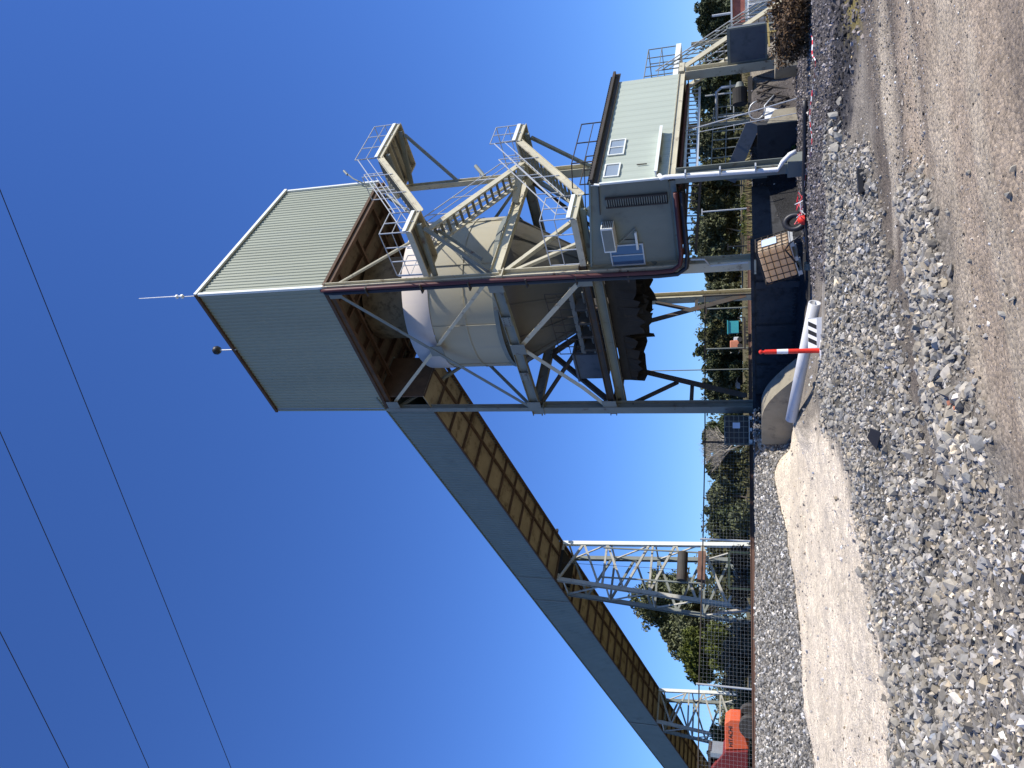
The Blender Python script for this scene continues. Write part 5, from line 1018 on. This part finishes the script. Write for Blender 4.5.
q0, q1 = at(735, 180, 44), at(735, 262, 44)
for py, lb in ((212, 'pale upright post right of the near column seen through the trees'), (247, 'dark forked post close to the near column in the grass')):
    q = at(702 if py < 220 else 728, py, 50); b_ = Vector((q.x, 50, far_z(q.x, 50))); w = thing('yard_post', lb, 'post', tuple(b_)); part(MB().tube(b_, q, .05, 8), 'post', m_galv if py < 220 else m_black, w); part(MB().bar(q+Vector((-.2, 0, .0)), q+Vector((.2, 0, 0)), .08), 'cap', m_galv if py < 220 else m_black, w)
w = thing('yellow_steel_frame', 'pale yellow upright rectangular frame among the reeds under the first trestle', 'frame', tuple(at(730, 570, 41)))
q0, q1 = at(729, 552, 41), at(729, 588, 41); b0, b1 = Vector((q0.x, 41, far_z(q0.x, 41))), Vector((q1.x, 41, far_z(q1.x, 41))); part(MB().bar(q0, q1, .1, .12), 'top_bar', m_ochre, w); part(MB().bar(b0, q0, .08), 'upright', m_ochre, w); part(MB().bar(b1, q1, .08), 'upright', m_ochre, w)
# red and orange wheel loader behind the fence on the left
p = at(745, 733, 36); z_ = far_z(p.x, 36); lo = thing('wheel_loader', 'orange and dark red loader half hidden behind the mesh fence at far left', 'loader', (p.x, 36, z_), rotz=0); lo.scale = (.8, .8, .8)
part(MB().prof(Vector((0, -.7, 0)), Vector((0, .7, 0)), [(-1.3, .9), (-1.3, 1.55), (-1.1, 1.85), (.15, 1.95), (.65, 1.75), (.75, 1.35), (.45, 1.0), (-.3, .55)], UZ) if False else MB().add([(x, y, z) for y in (-.75, .75) for x, z in ((-.55, .62), (-.75, 1.9), (.72, 1.9), (.98, 1.6), (1.0, 1.05), (.62, 1.0), (.2, .85))], [tuple(range(7)), tuple(range(13, 6, -1))]+[(i, i+7, (i+1) % 7+7, (i+1) % 7) for i in range(7)]), 'engine_hood', m_red, lo, bevel=.04)
part(MB().add([(x, y, z) for y in (-.9, .9) for x, z in ((-3.4, .7), (-3.4, 2.7), (-1.9, 2.7), (-.8, 1.9), (-.6, .66))], [tuple(range(5)), tuple(range(9, 4, -1))]+[(i, i+5, (i+1) % 5+5, (i+1) % 5) for i in range(5)]), 'rear_body', m_maroon, lo, bevel=.04)
part(MB().box((-2.0, -.6, 2.7), (-.95, .6, 2.85)), 'cab_roof', m_dsteel, lo); part(MB().box((-1.25, -.75, 1.9), (-1.0, .75, 2.7)), 'cab_window', m_lglass, lo)
for x in (.75, -2.4): part(MB().tube((x, -1.05, .55), (x, -.55, .55), .58, 24), 'wheel', m_tyre, lo); part(MB().tube((x, .55, .55), (x, 1.05, .55), .58, 24), 'wheel', m_tyre, lo)
cu = bpy.data.curves.new('lettering', 'FONT'); cu.body = 'HITACHI'; cu.size = .3; cu.extrude = .006; cu.align_x = 'CENTER'; cu.materials.append(m_black); tmp = bpy.data.objects.new('lettering_curve', cu); tx = bpy.data.objects.new('lettering', bpy.data.meshes.new_from_object(tmp)); bpy.data.objects.remove(tmp); COL.objects.link(tx); tx.parent = lo; tx.location = (.05, -.76, 1.5); tx.rotation_euler = (R_(90), 0, 0)
# building and pole at the far right
p = at(748, -2, 39); z_ = 0.0; w = thing('brick_building', 'red brick building with white framed windows at the far right edge', 'building', (p.x+2, 39, z_))
X0 = p.x-.2; part(MB().box((X0-.9, 39, z_-.5), (X0+7, 43, z_+1.72)), 'lower_wall', m_trim, w); part(MB().box((X0-.95, 38.95, z_+1.72), (X0+7.1, 43.1, z_+2.3)), 'upper_wall', m_brick, w)
for k in range(4): f_ = part(MB().box((X0-.8+k*.8, 38.9, z_+.5), (X0-.15+k*.8, 38.97, z_+1.6)), 'window', m_white, w); MB().box((X0-.74+k*.8, 38.87, z_+.56), (X0-.21+k*.8, 38.89, z_+1.54)).build('pane', m_glass, f_)
part(MB().box((X0-1.1, 38.8, z_+2.3), (X0+7.4, 43.5, z_+2.38)), 'roof', m_galv, w)
q = at(712, 16, 40); b_ = Vector((q.x, 40, 0.5)); w = thing('steel_post', 'pale thin upright pole right of the cabin stair', 'pole', tuple(b_)); part(MB().tube(b_, q, .06, 8), 'pole', m_galv, w); part(MB().bar(q.lerp(b_, .35)+Vector((-1.8, 0, 0)), q.lerp(b_, .35)+Vector((1.2, 0, 0)), .06), 'crossbar', m_galv, w)
w = thing('yellow_guard', 'small yellow rail beside the brush heap at the right', 'guard rail', tuple(at(772, 30, 27))); q = at(769, 32, 27.5); part(MB().bar(q+Vector((-.5, 0, 0)), q+Vector((.6, 0, .05)), .06), 'rail', m_ochre, w); part(MB().bar(q, q-Vector((0, 0, 1.2)), .05), 'post', m_ochre, w)
w = thing('concrete_block', 'pale concrete block half buried beside the grey panel box', 'concrete block', tuple(at(785, 50, 27.5))); q = at(783, 46, 28); part(MB().box((q.x-.9, 27.6, -.2), (q.x+1.2, 28.6, .72)), 'block', m_conc, w, bevel=.03)

# clutter in the bay under the cabin
w = thing('hose_loop', 'pale hose bent in a loop above the sloping concrete end under the cabin', 'hose', tuple(at(760, 112, 29.5)))
c = at(757, 110, 29.5); part(MB().path([c+Vector((.32*math.cos(t*.42), .1*math.sin(t*.3), .28*math.sin(t*.42))) for t in range(13)]+[c+Vector((.5, .1, -.6))], .03, 6), 'hose_wall', m_galv, w, smooth=True)
w = thing('pump_unit', 'dark pump unit with pipes in the shade between the cabin posts', 'pump', tuple(at(764, 92, 31))); c = at(752, 92, 31); g_z = gh1(c.x, c.y)
part(MB().box((c.x-.5, 30.7, g_z-.05), (c.x+.5, 31.4, g_z+.12)), 'base_plate', m_dsteel, w); part(MB().tube((c.x-.42, 31, g_z+.42), (c.x+.18, 31, g_z+.42), .28, 18), 'motor', m_coal, w); part(MB().tube((c.x+.18, 31, g_z+.42), (c.x+.42, 31, g_z+.42), .2, 18, .14), 'pump_head', m_gsteel, w)
part(MB().path([(c.x+.32, 31, g_z+.5), (c.x+.32, 31, g_z+1.1), (c.x+.2, 31.1, g_z+1.3), (c.x-.9, 31.3, g_z+1.32)], .06, 8), 'delivery_pipe', m_galv, w, smooth=True)
for k, (px, py, D) in enumerate(((705, 96, 33), (712, 118, 34))):
    q = at(px, py, D); b_ = Vector((q.x, D, gh1(q.x, D))); w = thing('guide_post', ('thin galvanised post near the pump unit under the cabin', 'thin galvanised post behind the hose loop under the cabin')[k], 'post', tuple(b_)); part(MB().tube(b_, q, .035, 6), 'post', m_galv, w); part(MB().bar(b_.lerp(q, .45)-Vector((.7, 0, 0)), b_.lerp(q, .45)+Vector((.5, 0, 0)), .04), 'crossbar', m_galv, w)
